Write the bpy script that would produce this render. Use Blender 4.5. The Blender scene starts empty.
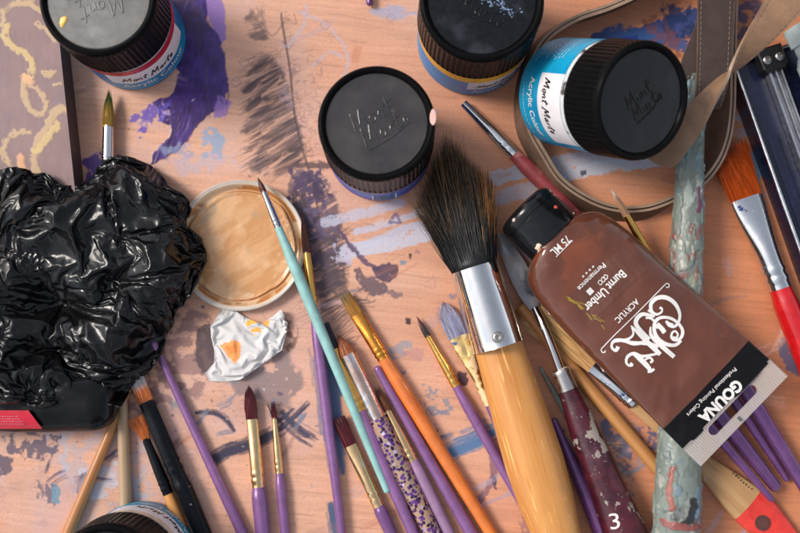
import bpy, math, random
import numpy as np
from mathutils import Vector, Matrix

random.seed(7)
rng = np.random.default_rng(11)
scene = bpy.context.scene
COL = scene.collection
R = math.radians

# ------------------------------------------------------------------ camera model (metres, table top is z = 0)
F_PX, CAM_H, TILT = 937.0, 0.390, R(4.5)
CT, ST = math.cos(TILT), math.sin(TILT)
CAM = np.array([0.0, 0.0, CAM_H])

def P(px, py, z=0.0):
    """point of the table scene seen at photo pixel (px, py) at height z (arrays allowed)"""
    px = np.asarray(px, float); py = np.asarray(py, float)
    x = (px - 400.0) / F_PX; y = -(py - 266.5) / F_PX
    dy = y * CT + ST; dz = y * ST - CT
    t = (z - CAM_H) / dz
    return np.stack([x * t, dy * t, np.zeros_like(t) + z], -1)

def PV(px, py, z=0.0):
    return Vector([float(v) for v in P(px, py, z)])

def mm(pix, z=0.0):
    """photo pixels -> metres at height z"""
    return pix * (CAM_H - z) / F_PX

cam_d = bpy.data.cameras.new("camera")
cam = bpy.data.objects.new("camera", cam_d); COL.objects.link(cam)
cam.location = (0, 0, CAM_H); cam.rotation_euler = (TILT, 0, 0)
cam_d.sensor_width = 36.0; cam_d.lens = F_PX * 36.0 / 800.0
cam_d.clip_start = 0.01; cam_d.clip_end = 100
cam_d.dof.use_dof = True; cam_d.dof.focus_distance = 0.378; cam_d.dof.aperture_fstop = 7.0
scene.camera = cam

# ------------------------------------------------------------------ colour helpers
def lin(c):
    c = c / 255.0
    return c / 12.92 if c <= 0.04045 else ((c + 0.055) / 1.055) ** 2.4
def C(r, g, b): return (lin(r), lin(g), lin(b))

# ------------------------------------------------------------------ numpy noise
def _hash(ix, iy, seed):
    n = (ix.astype(np.int64) * 374761393 + iy.astype(np.int64) * 668265263 + seed * 1442695041) & 0x7fffffff
    n = ((n ^ (n >> 13)) * 1274126177) & 0x7fffffff
    n = n ^ (n >> 16)
    return (n & 0xffff) / 65535.0
def vnoise(x, y, seed=0):
    ix = np.floor(x); iy = np.floor(y); fx = x - ix; fy = y - iy
    fx = fx * fx * (3 - 2 * fx); fy = fy * fy * (3 - 2 * fy)
    a = _hash(ix, iy, seed); b = _hash(ix + 1, iy, seed); c = _hash(ix, iy + 1, seed); d = _hash(ix + 1, iy + 1, seed)
    return (a * (1 - fx) + b * fx) * (1 - fy) + (c * (1 - fx) + d * fx) * fy
def fbm(x, y, seed=0, oct=4):
    s = 0; a = 0.5; t = 0
    for i in range(oct):
        s = s + a * vnoise(x * 2 ** i + 17.3 * i, y * 2 ** i - 9.1 * i, seed + i); t += a; a *= 0.5
    return s / t
def sstep(a, b, x):
    t = np.clip((x - a) / (b - a), 0, 1); return t * t * (3 - 2 * t)

def smooth_path(pts, n=8, closed=False):
    pts = np.asarray(pts, float); m = len(pts); out = []
    if m < 3 and not closed:
        return np.array([pts[0] + (pts[-1] - pts[0]) * i / n for i in range(n + 1)])
    rngk = range(m if closed else m - 1)
    for i in rngk:
        if closed:
            p0, p1, p2, p3 = pts[(i - 1) % m], pts[i], pts[(i + 1) % m], pts[(i + 2) % m]
        else:
            p0 = pts[max(i - 1, 0)]; p1 = pts[i]; p2 = pts[i + 1]; p3 = pts[min(i + 2, m - 1)]
        for k in range(n):
            t = k / n
            out.append(0.5 * ((2 * p1) + (p2 - p0) * t + (2 * p0 - 5 * p1 + 4 * p2 - p3) * t * t + (3 * p1 - p0 - 3 * p2 + p3) * t ** 3))
    if not closed: out.append(pts[-1])
    return np.array(out)

# ------------------------------------------------------------------ paint canvas on a flat surface (stains and brush marks that belong to the surface)
class Canvas:
    def __init__(s, x0, y0, x1, y1, S):
        s.x0, s.y0, s.S = x0, y0, S
        s.w = int((x1 - x0) * S) + 1; s.h = int((y1 - y0) * S) + 1
        X, Y = np.meshgrid(np.arange(s.w) / S + x0, np.arange(s.h) / S + y0)
        s.X, s.Y = X, Y
        s.c = np.zeros((s.h, s.w, 3)); s.thick = np.zeros((s.h, s.w)); s.wet = np.zeros((s.h, s.w))
    def box(s, xa, ya, xb, yb):
        i0 = max(0, int((ya - s.y0) * s.S)); i1 = min(s.h, int((yb - s.y0) * s.S) + 2)
        j0 = max(0, int((xa - s.x0) * s.S)); j1 = min(s.w, int((xb - s.x0) * s.S) + 2)
        return slice(i0, max(i0, i1)), slice(j0, max(j0, j1))
    def put(s, sl, a, col, thick=0.0, wet=0.0):
        a = a[..., None]; col = np.asarray(col)
        s.c[sl] = s.c[sl] * (1 - a) + col * a
        a = a[..., 0]
        s.thick[sl] = np.maximum(s.thick[sl], a * thick); s.wet[sl] = s.wet[sl] * (1 - a) + wet * a
    def blob(s, poly, col, alpha=1.0, soft=1.2, amp=5, scale=10, holes=0.0, hscale=5, seed=0, thick=0, wet=0, col2=None, stretch=(1, 1), rot=0.0, hs2=.07):
        poly = np.asarray(poly, float); pad = amp * 2 + soft * 2 + 2
        sl = s.box(poly[:, 0].min() - pad, poly[:, 1].min() - pad, poly[:, 0].max() + pad, poly[:, 1].max() + pad)
        X, Y = s.X[sl], s.Y[sl]
        if X.size == 0: return
        wx = X + amp * 2 * (fbm(X / scale, Y / scale, seed) - 0.5); wy = Y + amp * 2 * (fbm(X / scale + 50, Y / scale + 9, seed + 5) - 0.5)
        d = np.full(X.shape, 1e9); inside = np.zeros(X.shape, bool)
        n = len(poly)
        for i in range(n):
            ax, ay = poly[i]; bx, by = poly[(i + 1) % n]
            ex, ey = bx - ax, by - ay
            t = np.clip(((wx - ax) * ex + (wy - ay) * ey) / (ex * ex + ey * ey + 1e-9), 0, 1)
            d = np.minimum(d, (wx - ax - t * ex) ** 2 + (wy - ay - t * ey) ** 2)
            if ay != by:
                inside ^= ((ay > wy) != (by > wy)) & (wx < (bx - ax) * (wy - ay) / (by - ay) + ax)
        d = np.sqrt(d) * np.where(inside, -1, 1)
        a = alpha * (1 - sstep(-soft, soft, d))
        if holes > 0:
            cr_, sr_ = math.cos(rot), math.sin(rot); HX, HY = X * cr_ + Y * sr_, -X * sr_ + Y * cr_
            f = fbm(HX / hscale / stretch[0], HY / hscale / stretch[1], seed + 31, 4)
            a = a * sstep(holes - hs2, holes + hs2, f)
        cc = np.asarray(col)
        if col2 is not None:
            f = sstep(.35, .65, fbm(X / 9, Y / 9, seed + 77))[..., None]
            cc = cc * (1 - f) + np.asarray(col2) * f
        s.put(sl, a, cc, thick, wet)
    def stroke(s, pts, w, col, alpha=1.0, dry=0.0, soft=0.8, seed=0, thick=0, wet=0, taper=False, smooth=True, fr=1.2, amp=0.0):
        pts = smooth_path(pts, 6) if smooth and len(pts) > 2 else np.asarray(pts, float)
        pad = w + soft + 2 + amp * 2
        sl = s.box(pts[:, 0].min() - pad, pts[:, 1].min() - pad, pts[:, 0].max() + pad, pts[:, 1].max() + pad)
        X, Y = s.X[sl], s.Y[sl]
        if X.size == 0: return
        if amp:
            X, Y = X + amp * 2 * (fbm(X / 5, Y / 5, seed + 3) - .5), Y + amp * 2 * (fbm(X / 5 + 31, Y / 5, seed + 8) - .5)
        best = np.full(X.shape, 1e9); sd = np.zeros(X.shape); al = np.zeros(X.shape); acc = 0
        seg = np.hypot(*(pts[1:] - pts[:-1]).T); tot = seg.sum() + 1e-9
        for i in range(len(pts) - 1):
            ax, ay = pts[i]; ex, ey = pts[i + 1] - pts[i]; l2 = ex * ex + ey * ey + 1e-9
            t = np.clip(((X - ax) * ex + (Y - ay) * ey) / l2, 0, 1)
            qx, qy = X - ax - t * ex, Y - ay - t * ey
            d = qx * qx + qy * qy; m = d < best
            best = np.where(m, d, best)
            sd = np.where(m, np.sign(ex * qy - ey * qx) * np.sqrt(d), sd); al = np.where(m, acc + t * seg[i], al); acc += seg[i]
        d = np.sqrt(best); hw = w / 2
        if taper: hw = hw * (1 - 0.85 * (al / tot))
        a = alpha * (1 - sstep(hw - soft, hw + soft, d))
        if dry > 0:
            f = fbm(sd * fr, al * 0.05 + seed, seed + 7, 3) * 0.5 + 0.5 * fbm(X / 3.5, Y / 3.5, seed + 2) + .16 * (.6 - d / (hw + 1e-6))
            a = a * sstep(dry - 0.05, dry + 0.05, f)
        s.put(sl, a, col, thick, wet)

# ------------------------------------------------------------------ object helpers
def tag(o, label=None, cat=None, group=None, kind=None):
    if label: o["label"] = label
    if cat: o["category"] = cat
    if group: o["group"] = group
    if kind: o["kind"] = kind
    return o

def empty(name, mat4, label, cat, group=None):
    o = bpy.data.objects.new(name, None); COL.objects.link(o)
    o.empty_display_size = 0.01; o.matrix_world = mat4
    return tag(o, label, cat, group)

class MB:
    """collects shapes; build() links them as ONE mesh object"""
    def __init__(s): s.v = []; s.f = []; s.m = []; s.attr = None
    def add(s, verts, faces, mi=0):
        o = len(s.v); s.v.extend([tuple(map(float, p)) for p in verts])
        s.f.extend([tuple(i + o for i in f) for f in faces]); s.m.extend([mi] * len(faces))
    def box(s, x0, y0, z0, x1, y1, z1, mi=0):
        s.add([(x0, y0, z0), (x1, y0, z0), (x1, y1, z0), (x0, y1, z0), (x0, y0, z1), (x1, y0, z1), (x1, y1, z1), (x0, y1, z1)],
              [(0, 3, 2, 1), (4, 5, 6, 7), (0, 1, 5, 4), (1, 2, 6, 5), (2, 3, 7, 6), (3, 0, 4, 7)], mi)
    def loft(s, secs, n=24, mi=0, cap=True, p=2.0):
        """sections (x, ry, rz[, cy, cz]) of super-ellipses along X"""
        V = []
        for q in secs:
            x, ry, rz = q[:3]; cy = q[3] if len(q) > 3 else 0; cz = q[4] if len(q) > 4 else 0
            for k in range(n):
                a = 2 * math.pi * k / n; ca, sa = math.cos(a), math.sin(a)
                V.append((x, cy + ry * math.copysign(abs(ca) ** (2 / p), ca), cz + rz * math.copysign(abs(sa) ** (2 / p), sa)))
        Fc = []
        for i in range(len(secs) - 1):
            for k in range(n):
                a = i * n + k; b = i * n + (k + 1) % n
                Fc.append((a, b, b + n, a + n))
        if cap:
            Fc.append(tuple(range(n - 1, -1, -1))); Fc.append(tuple((len(secs) - 1) * n + k for k in range(n)))
        s.add(V, Fc, mi)
    def lathe(s, prof, n=64, mi=0, mod=None):
        """profile (r, z) about Z; mod(angle, r, z) may change r"""
        V = []; Fc = []
        for r, z in prof:
            for k in range(n):
                a = 2 * math.pi * k / n; q = mod(a, r, z) if mod else r
                V.append((q * math.cos(a), q * math.sin(a), z))
        for i in range(len(prof) - 1):
            for k in range(n):
                a = i * n + k; b = i * n + (k + 1) % n
                Fc.append((a, b, b + n, a + n))
        if prof[0][0] > 1e-7: Fc.append(tuple(range(n - 1, -1, -1)))
        if prof[-1][0] > 1e-7: Fc.append(tuple((len(prof) - 1) * n + k for k in range(n)))
        s.add(V, Fc, mi)
    def tube(s, pts, rad, n=6, mi=0):
        pts = [Vector([float(c) for c in p]) for p in pts]; V = []; Fc = []
        m = len(pts); up = Vector((0.03, 0.02, 1)).normalized()
        for i, p in enumerate(pts):
            d = (pts[min(i + 1, m - 1)] - pts[max(i - 1, 0)])
            d = d.normalized() if d.length > 1e-12 else Vector((1, 0, 0))
            a = d.cross(up)
            a = a.normalized() if a.length > 1e-6 else Vector((1, 0, 0))
            b = a.cross(d); r = rad[i] if hasattr(rad, '__len__') else rad
            for k in range(n):
                t = 2 * math.pi * k / n; V.append(p + a * (r * math.cos(t)) + b * (r * math.sin(t)))
        for i in range(m - 1):
            for k in range(n):
                a = i * n + k; b = i * n + (k + 1) % n; Fc.append((a, b, b + n, a + n))
        Fc.append(tuple(range(n - 1, -1, -1))); Fc.append(tuple((m - 1) * n + k for k in range(n)))
        s.add(V, Fc, mi)
    def build(s, name, mats, parent=None, smooth=True, angle=40, mat4=None):
        me = bpy.data.meshes.new(name); me.from_pydata(s.v, [], s.f)
        mats = mats if isinstance(mats, (list, tuple)) else [mats]
        for m in mats: me.materials.append(m)
        if len(mats) > 1: me.polygons.foreach_set("material_index", np.array(s.m, dtype=np.int32))
        if smooth:
            me.polygons.foreach_set("use_smooth", np.ones(len(me.polygons), dtype=bool))
            if angle < 180: me.set_sharp_from_angle(angle=R(angle))
        me.update()
        o = bpy.data.objects.new(name, me); COL.objects.link(o)
        if parent is not None: o.parent = parent
        if mat4 is not None: o.matrix_world = mat4
        return o

def grid_mesh(name, V, nu, nv, mat, parent=None, closed_u=False, color=None, extra=None, smooth=True):
    """V: (nv, nu, 3) array -> one mesh, optional per-vertex colour (nv, nu, 3) and float attributes"""
    V = np.asarray(V, float); nvx = nu * nv
    i = np.arange(nv - 1)[:, None]; j = np.arange(nu if closed_u else nu - 1)[None, :]
    j2 = (j + 1) % nu
    q = np.stack([i * nu + j, i * nu + j2, (i + 1) * nu + j2, (i + 1) * nu + j], -1).reshape(-1, 4)
    me = bpy.data.meshes.new(name)
    me.vertices.add(nvx); me.vertices.foreach_set("co", V.reshape(-1).astype(np.float32))
    me.loops.add(q.size); me.loops.foreach_set("vertex_index", q.reshape(-1).astype(np.int32))
    me.polygons.add(len(q)); me.polygons.foreach_set("loop_start", (np.arange(len(q)) * 4).astype(np.int32))
    me.polygons.foreach_set("loop_total", np.full(len(q), 4, dtype=np.int32))
    if smooth: me.polygons.foreach_set("use_smooth", np.ones(len(q), dtype=bool))
    me.update(calc_edges=True); me.validate()
    if color is not None:
        at = me.color_attributes.new("paint", 'FLOAT_COLOR', 'POINT')
        rgba = np.ones((nvx, 4), np.float32); rgba[:, :3] = np.asarray(color).reshape(-1, 3)
        at.data.foreach_set("color", rgba.reshape(-1))
    for k, a in (extra or {}).items():
        at = me.attributes.new(k, 'FLOAT', 'POINT'); at.data.foreach_set("value", np.asarray(a, np.float32).reshape(-1))
    me.materials.append(mat)
    o = bpy.data.objects.new(name, me); COL.objects.link(o)
    if parent is not None: o.parent = parent
    return o

# ------------------------------------------------------------------ materials
class NT:
    def __init__(s, name):
        s.m = bpy.data.materials.new(name); s.m.use_nodes = True; s.t = s.m.node_tree; s.n = s.t.nodes; s.l = s.t.links
        s.b = s.n["Principled BSDF"]; s._c = None
    def coord(s, scale=(1, 1, 1)):
        if s._c is None:
            s._c = s.n.new("ShaderNodeTexCoord"); s._r = s.n.new("ShaderNodeObjectInfo")
            s._w = s.n.new("ShaderNodeMath"); s._w.operation = 'MULTIPLY'; s.l.new(s._r.outputs["Random"], s._w.inputs[0]); s._w.inputs[1].default_value = 37.0
        mp = s.n.new("ShaderNodeMapping"); mp.inputs["Scale"].default_value = scale
        s.l.new(s._c.outputs["Object"], mp.inputs["Vector"]); return mp.outputs["Vector"]
    def noise(s, scale, stretch=(1, 1, 1), detail=4, rough=.55, off=0.0):
        nz = s.n.new("ShaderNodeTexNoise"); nz.noise_dimensions = '4D'
        s.l.new(s.coord(stretch), nz.inputs["Vector"])
        ad = s.n.new("ShaderNodeMath"); ad.operation = 'ADD'; s.l.new(s._w.outputs[0], ad.inputs[0]); ad.inputs[1].default_value = off
        s.l.new(ad.outputs[0], nz.inputs["W"])
        nz.inputs["Scale"].default_value = scale; nz.inputs["Detail"].default_value = detail; nz.inputs["Roughness"].default_value = rough
        return nz.outputs["Fac"]
    def ramp(s, fac, lo, hi):
        mr = s.n.new("ShaderNodeMapRange"); mr.interpolation_type = 'SMOOTHSTEP'; s.l.new(fac, mr.inputs["Value"])
        mr.inputs["From Min"].default_value = lo; mr.inputs["From Max"].default_value = hi
        return mr.outputs["Result"]
    def mix(s, fac, a, b):
        mx = s.n.new("ShaderNodeMix"); mx.data_type = 'RGBA'
        if isinstance(fac, (int, float)): mx.inputs[0].default_value = fac
        else: s.l.new(fac, mx.inputs[0])
        for k, v in ((6, a), (7, b)):
            if isinstance(v, tuple): mx.inputs[k].default_value = (*v[:3], 1)
            else: s.l.new(v, mx.inputs[k])
        return mx.outputs[2]
    def fmix(s, fac, a, b):
        mx = s.n.new("ShaderNodeMix"); mx.data_type = 'FLOAT'; s.l.new(fac, mx.inputs[0])
        for k, v in ((2, a), (3, b)):
            if isinstance(v, (int, float)): mx.inputs[k].default_value = v
            else: s.l.new(v, mx.inputs[k])
        return mx.outputs[0]
    def bump(s, h, strength=.3, dist=.0003):
        bp = s.n.new("ShaderNodeBump"); bp.inputs["Strength"].default_value = strength; bp.inputs["Distance"].default_value = dist
        s.l.new(h, bp.inputs["Height"]); s.l.new(bp.outputs["Normal"], s.b.inputs["Normal"])
    def attr(s, name, out="Color"):
        a = s.n.new("ShaderNodeAttribute"); a.attribute_name = name; return a.outputs[out]
    def put(s, key, v):
        i = s.b.inputs[key]
        if isinstance(v, tuple): i.default_value = (*v[:3], 1)
        elif isinstance(v, (int, float)): i.default_value = v
        else: s.l.new(v, i)

def mat(name, col, rough=.5, metal=0.0, spec=.5, coat=0.0, layers=(), bumps=None, rough_var=.12, var=.12, sheen=0):
    """principled + colour drift + layers of (colour, scale, lo, hi[, stretch[, metal, rough]])"""
    t = NT(name)
    base = t.mix(t.ramp(t.noise(220, detail=5), .3, .7), tuple(c * (1 - var) for c in col), tuple(min(1, c * (1 + var)) for c in col))
    mtl = metal; rg = t.fmix(t.ramp(t.noise(420, detail=5, off=3), .35, .7), max(.03, rough - rough_var * .5), min(1, rough + rough_var))
    for i, L in enumerate(layers):
        c2, sc, lo, hi = L[:4]; st = L[4] if len(L) > 4 else (1, 1, 1)
        f = t.ramp(t.noise(sc, st, 6, .6, off=11.0 + 7 * i), lo, hi)
        base = t.mix(f, base, c2)
        if len(L) > 5:
            mtl = t.fmix(f, mtl, L[5]); rg = t.fmix(f, rg, L[6])
    t.put("Base Color", base); t.put("Metallic", mtl); t.put("Roughness", rg)
    t.b.inputs["Specular IOR Level"].default_value = spec; t.b.inputs["Coat Weight"].default_value = coat; t.b.inputs["Coat Roughness"].default_value = .12
    if bumps: t.bump(t.noise(bumps[0], bumps[2] if len(bumps) > 2 else (1, 1, 1), 5), bumps[1], bumps[3] if len(bumps) > 3 else .0003)
    return t.m

DUST = C(205, 195, 185)
M = {}
M['black_cap'] = mat("black_plastic", (.005, .005, .0055), .26, spec=.07, layers=[(C(120, 100, 85), 300, .72, .76)], rough_var=.06)
M['black_cap'].node_tree.nodes['Principled BSDF'].inputs['Specular Tint'].default_value = (.38, .38, .38, 1)
M['cap_dull'] = mat("black_plastic_dull", (.006, .006, .0065), .33, spec=.12, layers=[(C(190, 180, 170), 420, .74, .77)])
M['gold'] = mat("gold_metal", (.86, .50, .13), .24, 1.0, var=.06, rough_var=.06, layers=[((.30, .14, .05), 420, .74, .78, (1, 1, 1), .3, .6)])
M['gold_pale'] = mat("pale_gold_metal", (.86, .58, .29), .22, 1.0, var=.06, rough_var=.06, layers=[((.80, .74, .66), 150, .58, .70, (.3, 1, 1)), (C(190, 110, 40), 260, .70, .75, (1, 1, 1), .4, .4)])
M['gold_orange'] = mat("orange_gold_metal", (.80, .33, .06), .27, 1.0)
M['silver'] = mat("nickel_metal", (.72, .71, .70), .14, 1.0, var=.05, rough_var=.05, layers=[(C(120, 110, 100), 500, .75, .79, (1, 1, 1), .2, .6)])
M['silver_smeared'] = mat("smeared_nickel", (.74, .74, .74), .16, 1.0, var=.05, rough_var=.06, layers=[(C(215, 205, 198), 170, .66, .69, (1, 1, 1), 0, .5), (C(60, 75, 125), 130, .60, .64, (1, 1, 1), .6, .3)])
M['chrome'] = mat("chrome_metal", (.74, .73, .72), .08, 1.0, var=.04, rough_var=.05, layers=[(C(110, 105, 100), 600, .76, .80, (1, 1, 1), .3, .5)])
M['copper'] = mat("copper_silver_metal", (.75, .52, .42), .2, 1.0, layers=[((.85, .84, .83), 160, .5, .56, (.25, 2, 2))])
M['purple'] = mat("purple_pearl_paint", C(130, 88, 136), .33, .2, coat=.4, layers=[(C(104, 64, 112), 60, .5, .75, (.3, 1, 1)), (C(186, 156, 184), 420, .70, .73), (C(84, 70, 60), 300, .72, .75)])
M['purple_pale'] = mat("pale_purple_paint", C(158, 122, 156), .36, .15, coat=.4, layers=[(C(200, 175, 190), 300, .7, .76)])
M['purple_deep'] = mat("deep_purple_paint", C(104, 64, 114), .3, .25, coat=.4, layers=[(C(170, 140, 170), 600, .76, .8)])
M['teal'] = mat("teal_paint", C(138, 182, 176), .4, coat=.2, layers=[(C(60, 60, 70), 330, .68, .71), (C(170, 205, 195), 160, .6, .7)])
M['orange'] = mat("orange_paint", C(214, 116, 46), .33, coat=.5, layers=[(C(180, 85, 30), 120, .55, .75, (.2, 1, 1))])
M['red'] = mat("red_paint", C(190, 18, 24), .25, coat=.6, layers=[(C(225, 200, 190), 420, .73, .76)])
M['pinkred'] = mat("worn_pink_red_paint", C(150, 62, 66), .45, layers=[(C(190, 120, 110), 140, .5, .62), (C(90, 40, 40), 260, .62, .7)])
M['burgundy'] = mat("chipped_burgundy_paint", C(82, 24, 36), .32, coat=.25, layers=[(C(56, 16, 28), 90, .4, .6), (C(104, 62, 76), 60, .52, .72, (.5, 1, 1)), (C(150, 138, 130), 150, .605, .62, (.6, 1, 1), 0, .7), (C(120, 110, 104), 260, .64, .66, (1, 1, 1), 0, .7), (C(184, 174, 164), 420, .69, .71)], bumps=(220, .25))
def wood(name, a, b, coat=.2, rough=.42, sc=70, extra=()):
    return mat(name, a, rough, coat=coat, var=.03, rough_var=.08, layers=[(b, sc * 2.2, .40, .66, (.05, 1, 1)), (tuple(c * .6 for c in b), 900, .60, .78, (.02, 1, 1))] + list(extra), bumps=(400, .12, (.06, 1, 1)))
M['wood_varnish'] = wood("varnished_wood", C(204, 142, 76), C(186, 120, 56), .15, .38, extra=[(C(236, 184, 110), 700, .58, .70, (.025, 1, 1)), (C(240, 216, 176), 1500, .67, .73, (.04, 1, 1)), (C(186, 110, 40), 900, .60, .72, (.02, 1, 1)), (C(120, 70, 40), 350, .75, .78)])  # the pale streak layers are gloss highlights painted over the grain
M['wood_tan'] = wood("tan_wood", C(196, 140, 82), C(170, 108, 58), extra=[(C(120, 100, 90), 350, .72, .75)])
M['wood_pale'] = wood("pale_wood", C(180, 150, 116), C(155, 124, 92))
M['wood_smeared'] = wood("paint_smeared_wood", C(192, 152, 104), C(165, 122, 78), .1, .5, extra=[(C(200, 160, 160), 110, .58, .66), (C(120, 130, 110), 150, .66, .7)])
M['black_paint'] = mat("chipped_black_paint", (.005, .006, .008), .18, spec=.16, rough_var=.06, layers=[(C(196, 146, 112), 260, .66, .685), (C(150, 150, 155), 500, .71, .73)])
M['leather'] = mat("taupe_leather", C(112, 88, 72), .55, spec=.25, layers=[(C(86, 68, 58), 60, .45, .7), (C(96, 76, 64), 22, .5, .62), (C(150, 128, 110), 500, .68, .74)], bumps=(900, .6))
M['leather_light'] = mat("tan_leather", C(140, 108, 84), .5, spec=.25, layers=[(C(118, 90, 70), 60, .45, .7), (C(122, 94, 74), 22, .5, .62), (C(168, 140, 116), 500, .68, .74)], bumps=(900, .6))
M['leather_edge'] = mat("leather_edge", C(150, 124, 104), .55, bumps=(900, .3))
M['leather_dark'] = mat("grey_leather", C(70, 58, 54), .55, spec=.25, bumps=(1500, .35))
M['white_print'] = mat("white_print", C(226, 220, 214), .45, var=.03)
M['black_print'] = mat("black_print", (.012, .012, .014), .4, var=.03)
# ------------------------------------------------------------------ crumpled sheets, draped by the cloth solver from a larger flat sheet
from mathutils.geometry import delaunay_2d_cdt
def drape(outline, step, ctr, unit, stretch, bend, seed, n_pins, low_pins, base_h, rim_fn, start_z, mounds, frames, stiff, boxes=(), pin_gap=15, pin_edge=14, jitter=.25):
    """shrinks the pinned rim of a flat sheet to the outline (photo pixels) so that the film buckles; returns rest pixels, solved pixels + heights (pixels), triangles, rim flags"""
    o = np.array(outline, float); q = np.random.default_rng(seed)
    seg = np.r_[0, np.cumsum(np.hypot(*(np.roll(o, -1, 0) - o).T))]; oc = np.r_[o, o[:1]]; nb = int(seg[-1] / step); s_ = np.linspace(0, seg[-1], nb, endpoint=False)
    bd = np.stack([np.interp(s_, seg, oc[:, 0]), np.interp(s_, seg, oc[:, 1])], 1)
    def inside(x, y):
        r_ = False
        for i in range(len(o)):
            ax_, ay_ = o[i]; bx_, by_ = o[(i + 1) % len(o)]
            if (ay_ > y) != (by_ > y) and x < (bx_ - ax_) * (y - ay_) / (by_ - ay_) + ax_: r_ = not r_
        return r_
    pts = [tuple(p) for p in bd]; row = 0; y = o[:, 1].min() - 2
    while y < o[:, 1].max() + 2:
        x = o[:, 0].min() - 2 + (step / 2 if row % 2 else 0)
        while x < o[:, 0].max() + 2:
            p = (x + q.normal(0, jitter), y + q.normal(0, jitter))
            if inside(*p) and np.min(((bd - p) ** 2).sum(1)) > (.7 * step) ** 2: pts.append(p)
            x += step
        y += step * .866; row += 1
    vv, _, tris, ov, *_r = delaunay_2d_cdt([Vector(p) for p in pts], [(i, (i + 1) % nb) for i in range(nb)], [], 1, 1e-5)
    vv = np.array([(v.x, v.y) for v in vv]); tris = [tuple(t_) for t_ in tris]
    pin = np.array([any(k_ < nb for k_ in l_) for l_ in ov]); rim = pin.copy(); c_ = np.array(ctr, float)
    def to_w(p, z): return np.stack([(p[:, 0] - c_[0]) * unit, -(p[:, 1] - c_[1]) * unit, np.zeros(len(p)) + z], 1)
    fin = to_w(vv, 0); fin[:, 2] = rim_fn(vv)
    cand = [(p, True) for p in low_pins] + [((q.uniform(o[:, 0].min(), o[:, 0].max()), q.uniform(o[:, 1].min(), o[:, 1].max())), False) for _ in range(n_pins)]; idx = []
    for p, low in cand:
        p = np.array(p) + q.normal(0, 3 if len(low_pins) else .5, 2); d = ((vv - p) ** 2).sum(1); i = int(np.argmin(d))
        if d[i] > 9 or np.min(((bd - vv[i]) ** 2).sum(1)) < pin_edge ** 2 or any(((vv[i] - vv[j]) ** 2).sum() < pin_gap ** 2 for j in idx): continue
        idx.append(i); fin[i, 2] = base_h(*vv[i]) * (q.uniform(.45, .7) if low else q.choice([q.uniform(.5, .8), q.uniform(.95, 1.25)]))
    pin[idx] = True
    me = bpy.data.meshes.new("film"); me.from_pydata(to_w(c_ + (vv - c_) * np.array(stretch), start_z).tolist(), [], tris)
    ob = bpy.data.objects.new("film", me); COL.objects.link(ob); ob.shape_key_add(name="Basis"); kb = ob.shape_key_add(name="shrunk")
    kb.data.foreach_set("co", fin.astype(np.float32).reshape(-1))
    kb.value = 0; kb.keyframe_insert("value", frame=1); kb.value = 1; kb.keyframe_insert("value", frame=int(frames * .7))
    vg = ob.vertex_groups.new(name="pin"); vg.add([int(i) for i in np.where(pin)[0]], 1.0, 'ADD')
    m = ob.modifiers.new("cloth", 'CLOTH'); cs = m.settings
    cs.quality = 7; cs.mass = .12; cs.tension_stiffness = stiff; cs.compression_stiffness = stiff; cs.shear_stiffness = 30; cs.bending_model = 'ANGULAR'; cs.bending_stiffness = bend; cs.bending_damping = .2
    cs.tension_damping = 8; cs.compression_damping = 8; cs.shear_damping = 8; cs.air_damping = 2.0; cs.vertex_group_mass = "pin"; cs.pin_stiffness = 50
    cc = m.collision_settings; cc.use_collision = True; cc.distance_min = .10; cc.use_self_collision = True; cc.self_distance_min = .07; cc.collision_quality = 3; cc.self_friction = 6; cc.friction = 8
    helpers = []
    def solid(b_):
        h = b_.build("mound", M['black_print'], None); h.modifiers.new("collision", 'COLLISION'); h.collision.thickness_outer = .08; h.collision.cloth_friction = 10; helpers.append(h)
    b_ = MB(); b_.add([(-40, -40, 0), (40, -40, 0), (40, 40, 0), (-40, 40, 0)], [(0, 1, 2, 3)]); solid(b_)
    for x, y, rx, ry, rz in mounds:
        b_ = MB(); b_.lathe([(math.cos(t_) , math.sin(t_)) for t_ in np.linspace(-math.pi / 2, math.pi / 2, 17)], 32)
        b_.v = [((x - c_[0]) * unit + v[0] * rx * unit, -(y - c_[1]) * unit + v[1] * ry * unit, v[2] * rz) for v in b_.v]; solid(b_)
    for x0, y0, x1, y1, h in boxes:
        b_ = MB(); b_.box((x0 - c_[0]) * unit, -(y1 - c_[1]) * unit, 0, (x1 - c_[0]) * unit, -(y0 - c_[1]) * unit, h); solid(b_)
    m.point_cache.frame_start = 1; m.point_cache.frame_end = frames
    for f_ in range(1, frames + 1): scene.frame_set(f_)
    ev = ob.evaluated_get(bpy.context.evaluated_depsgraph_get()); em = ev.to_mesh()
    co = np.empty(len(em.vertices) * 3, np.float32); em.vertices.foreach_get("co", co); co = co.reshape(-1, 3).astype(float); ev.to_mesh_clear()
    for h in helpers + [ob]:
        d_ = h.data; bpy.data.objects.remove(h); bpy.data.meshes.remove(d_)
    for a_ in list(bpy.data.actions): bpy.data.actions.remove(a_)
    scene.frame_set(1)
    return vv, np.stack([c_[0] + co[:, 0] / unit, c_[1] - co[:, 1] / unit, co[:, 2] / unit], 1), tris, nb

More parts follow.
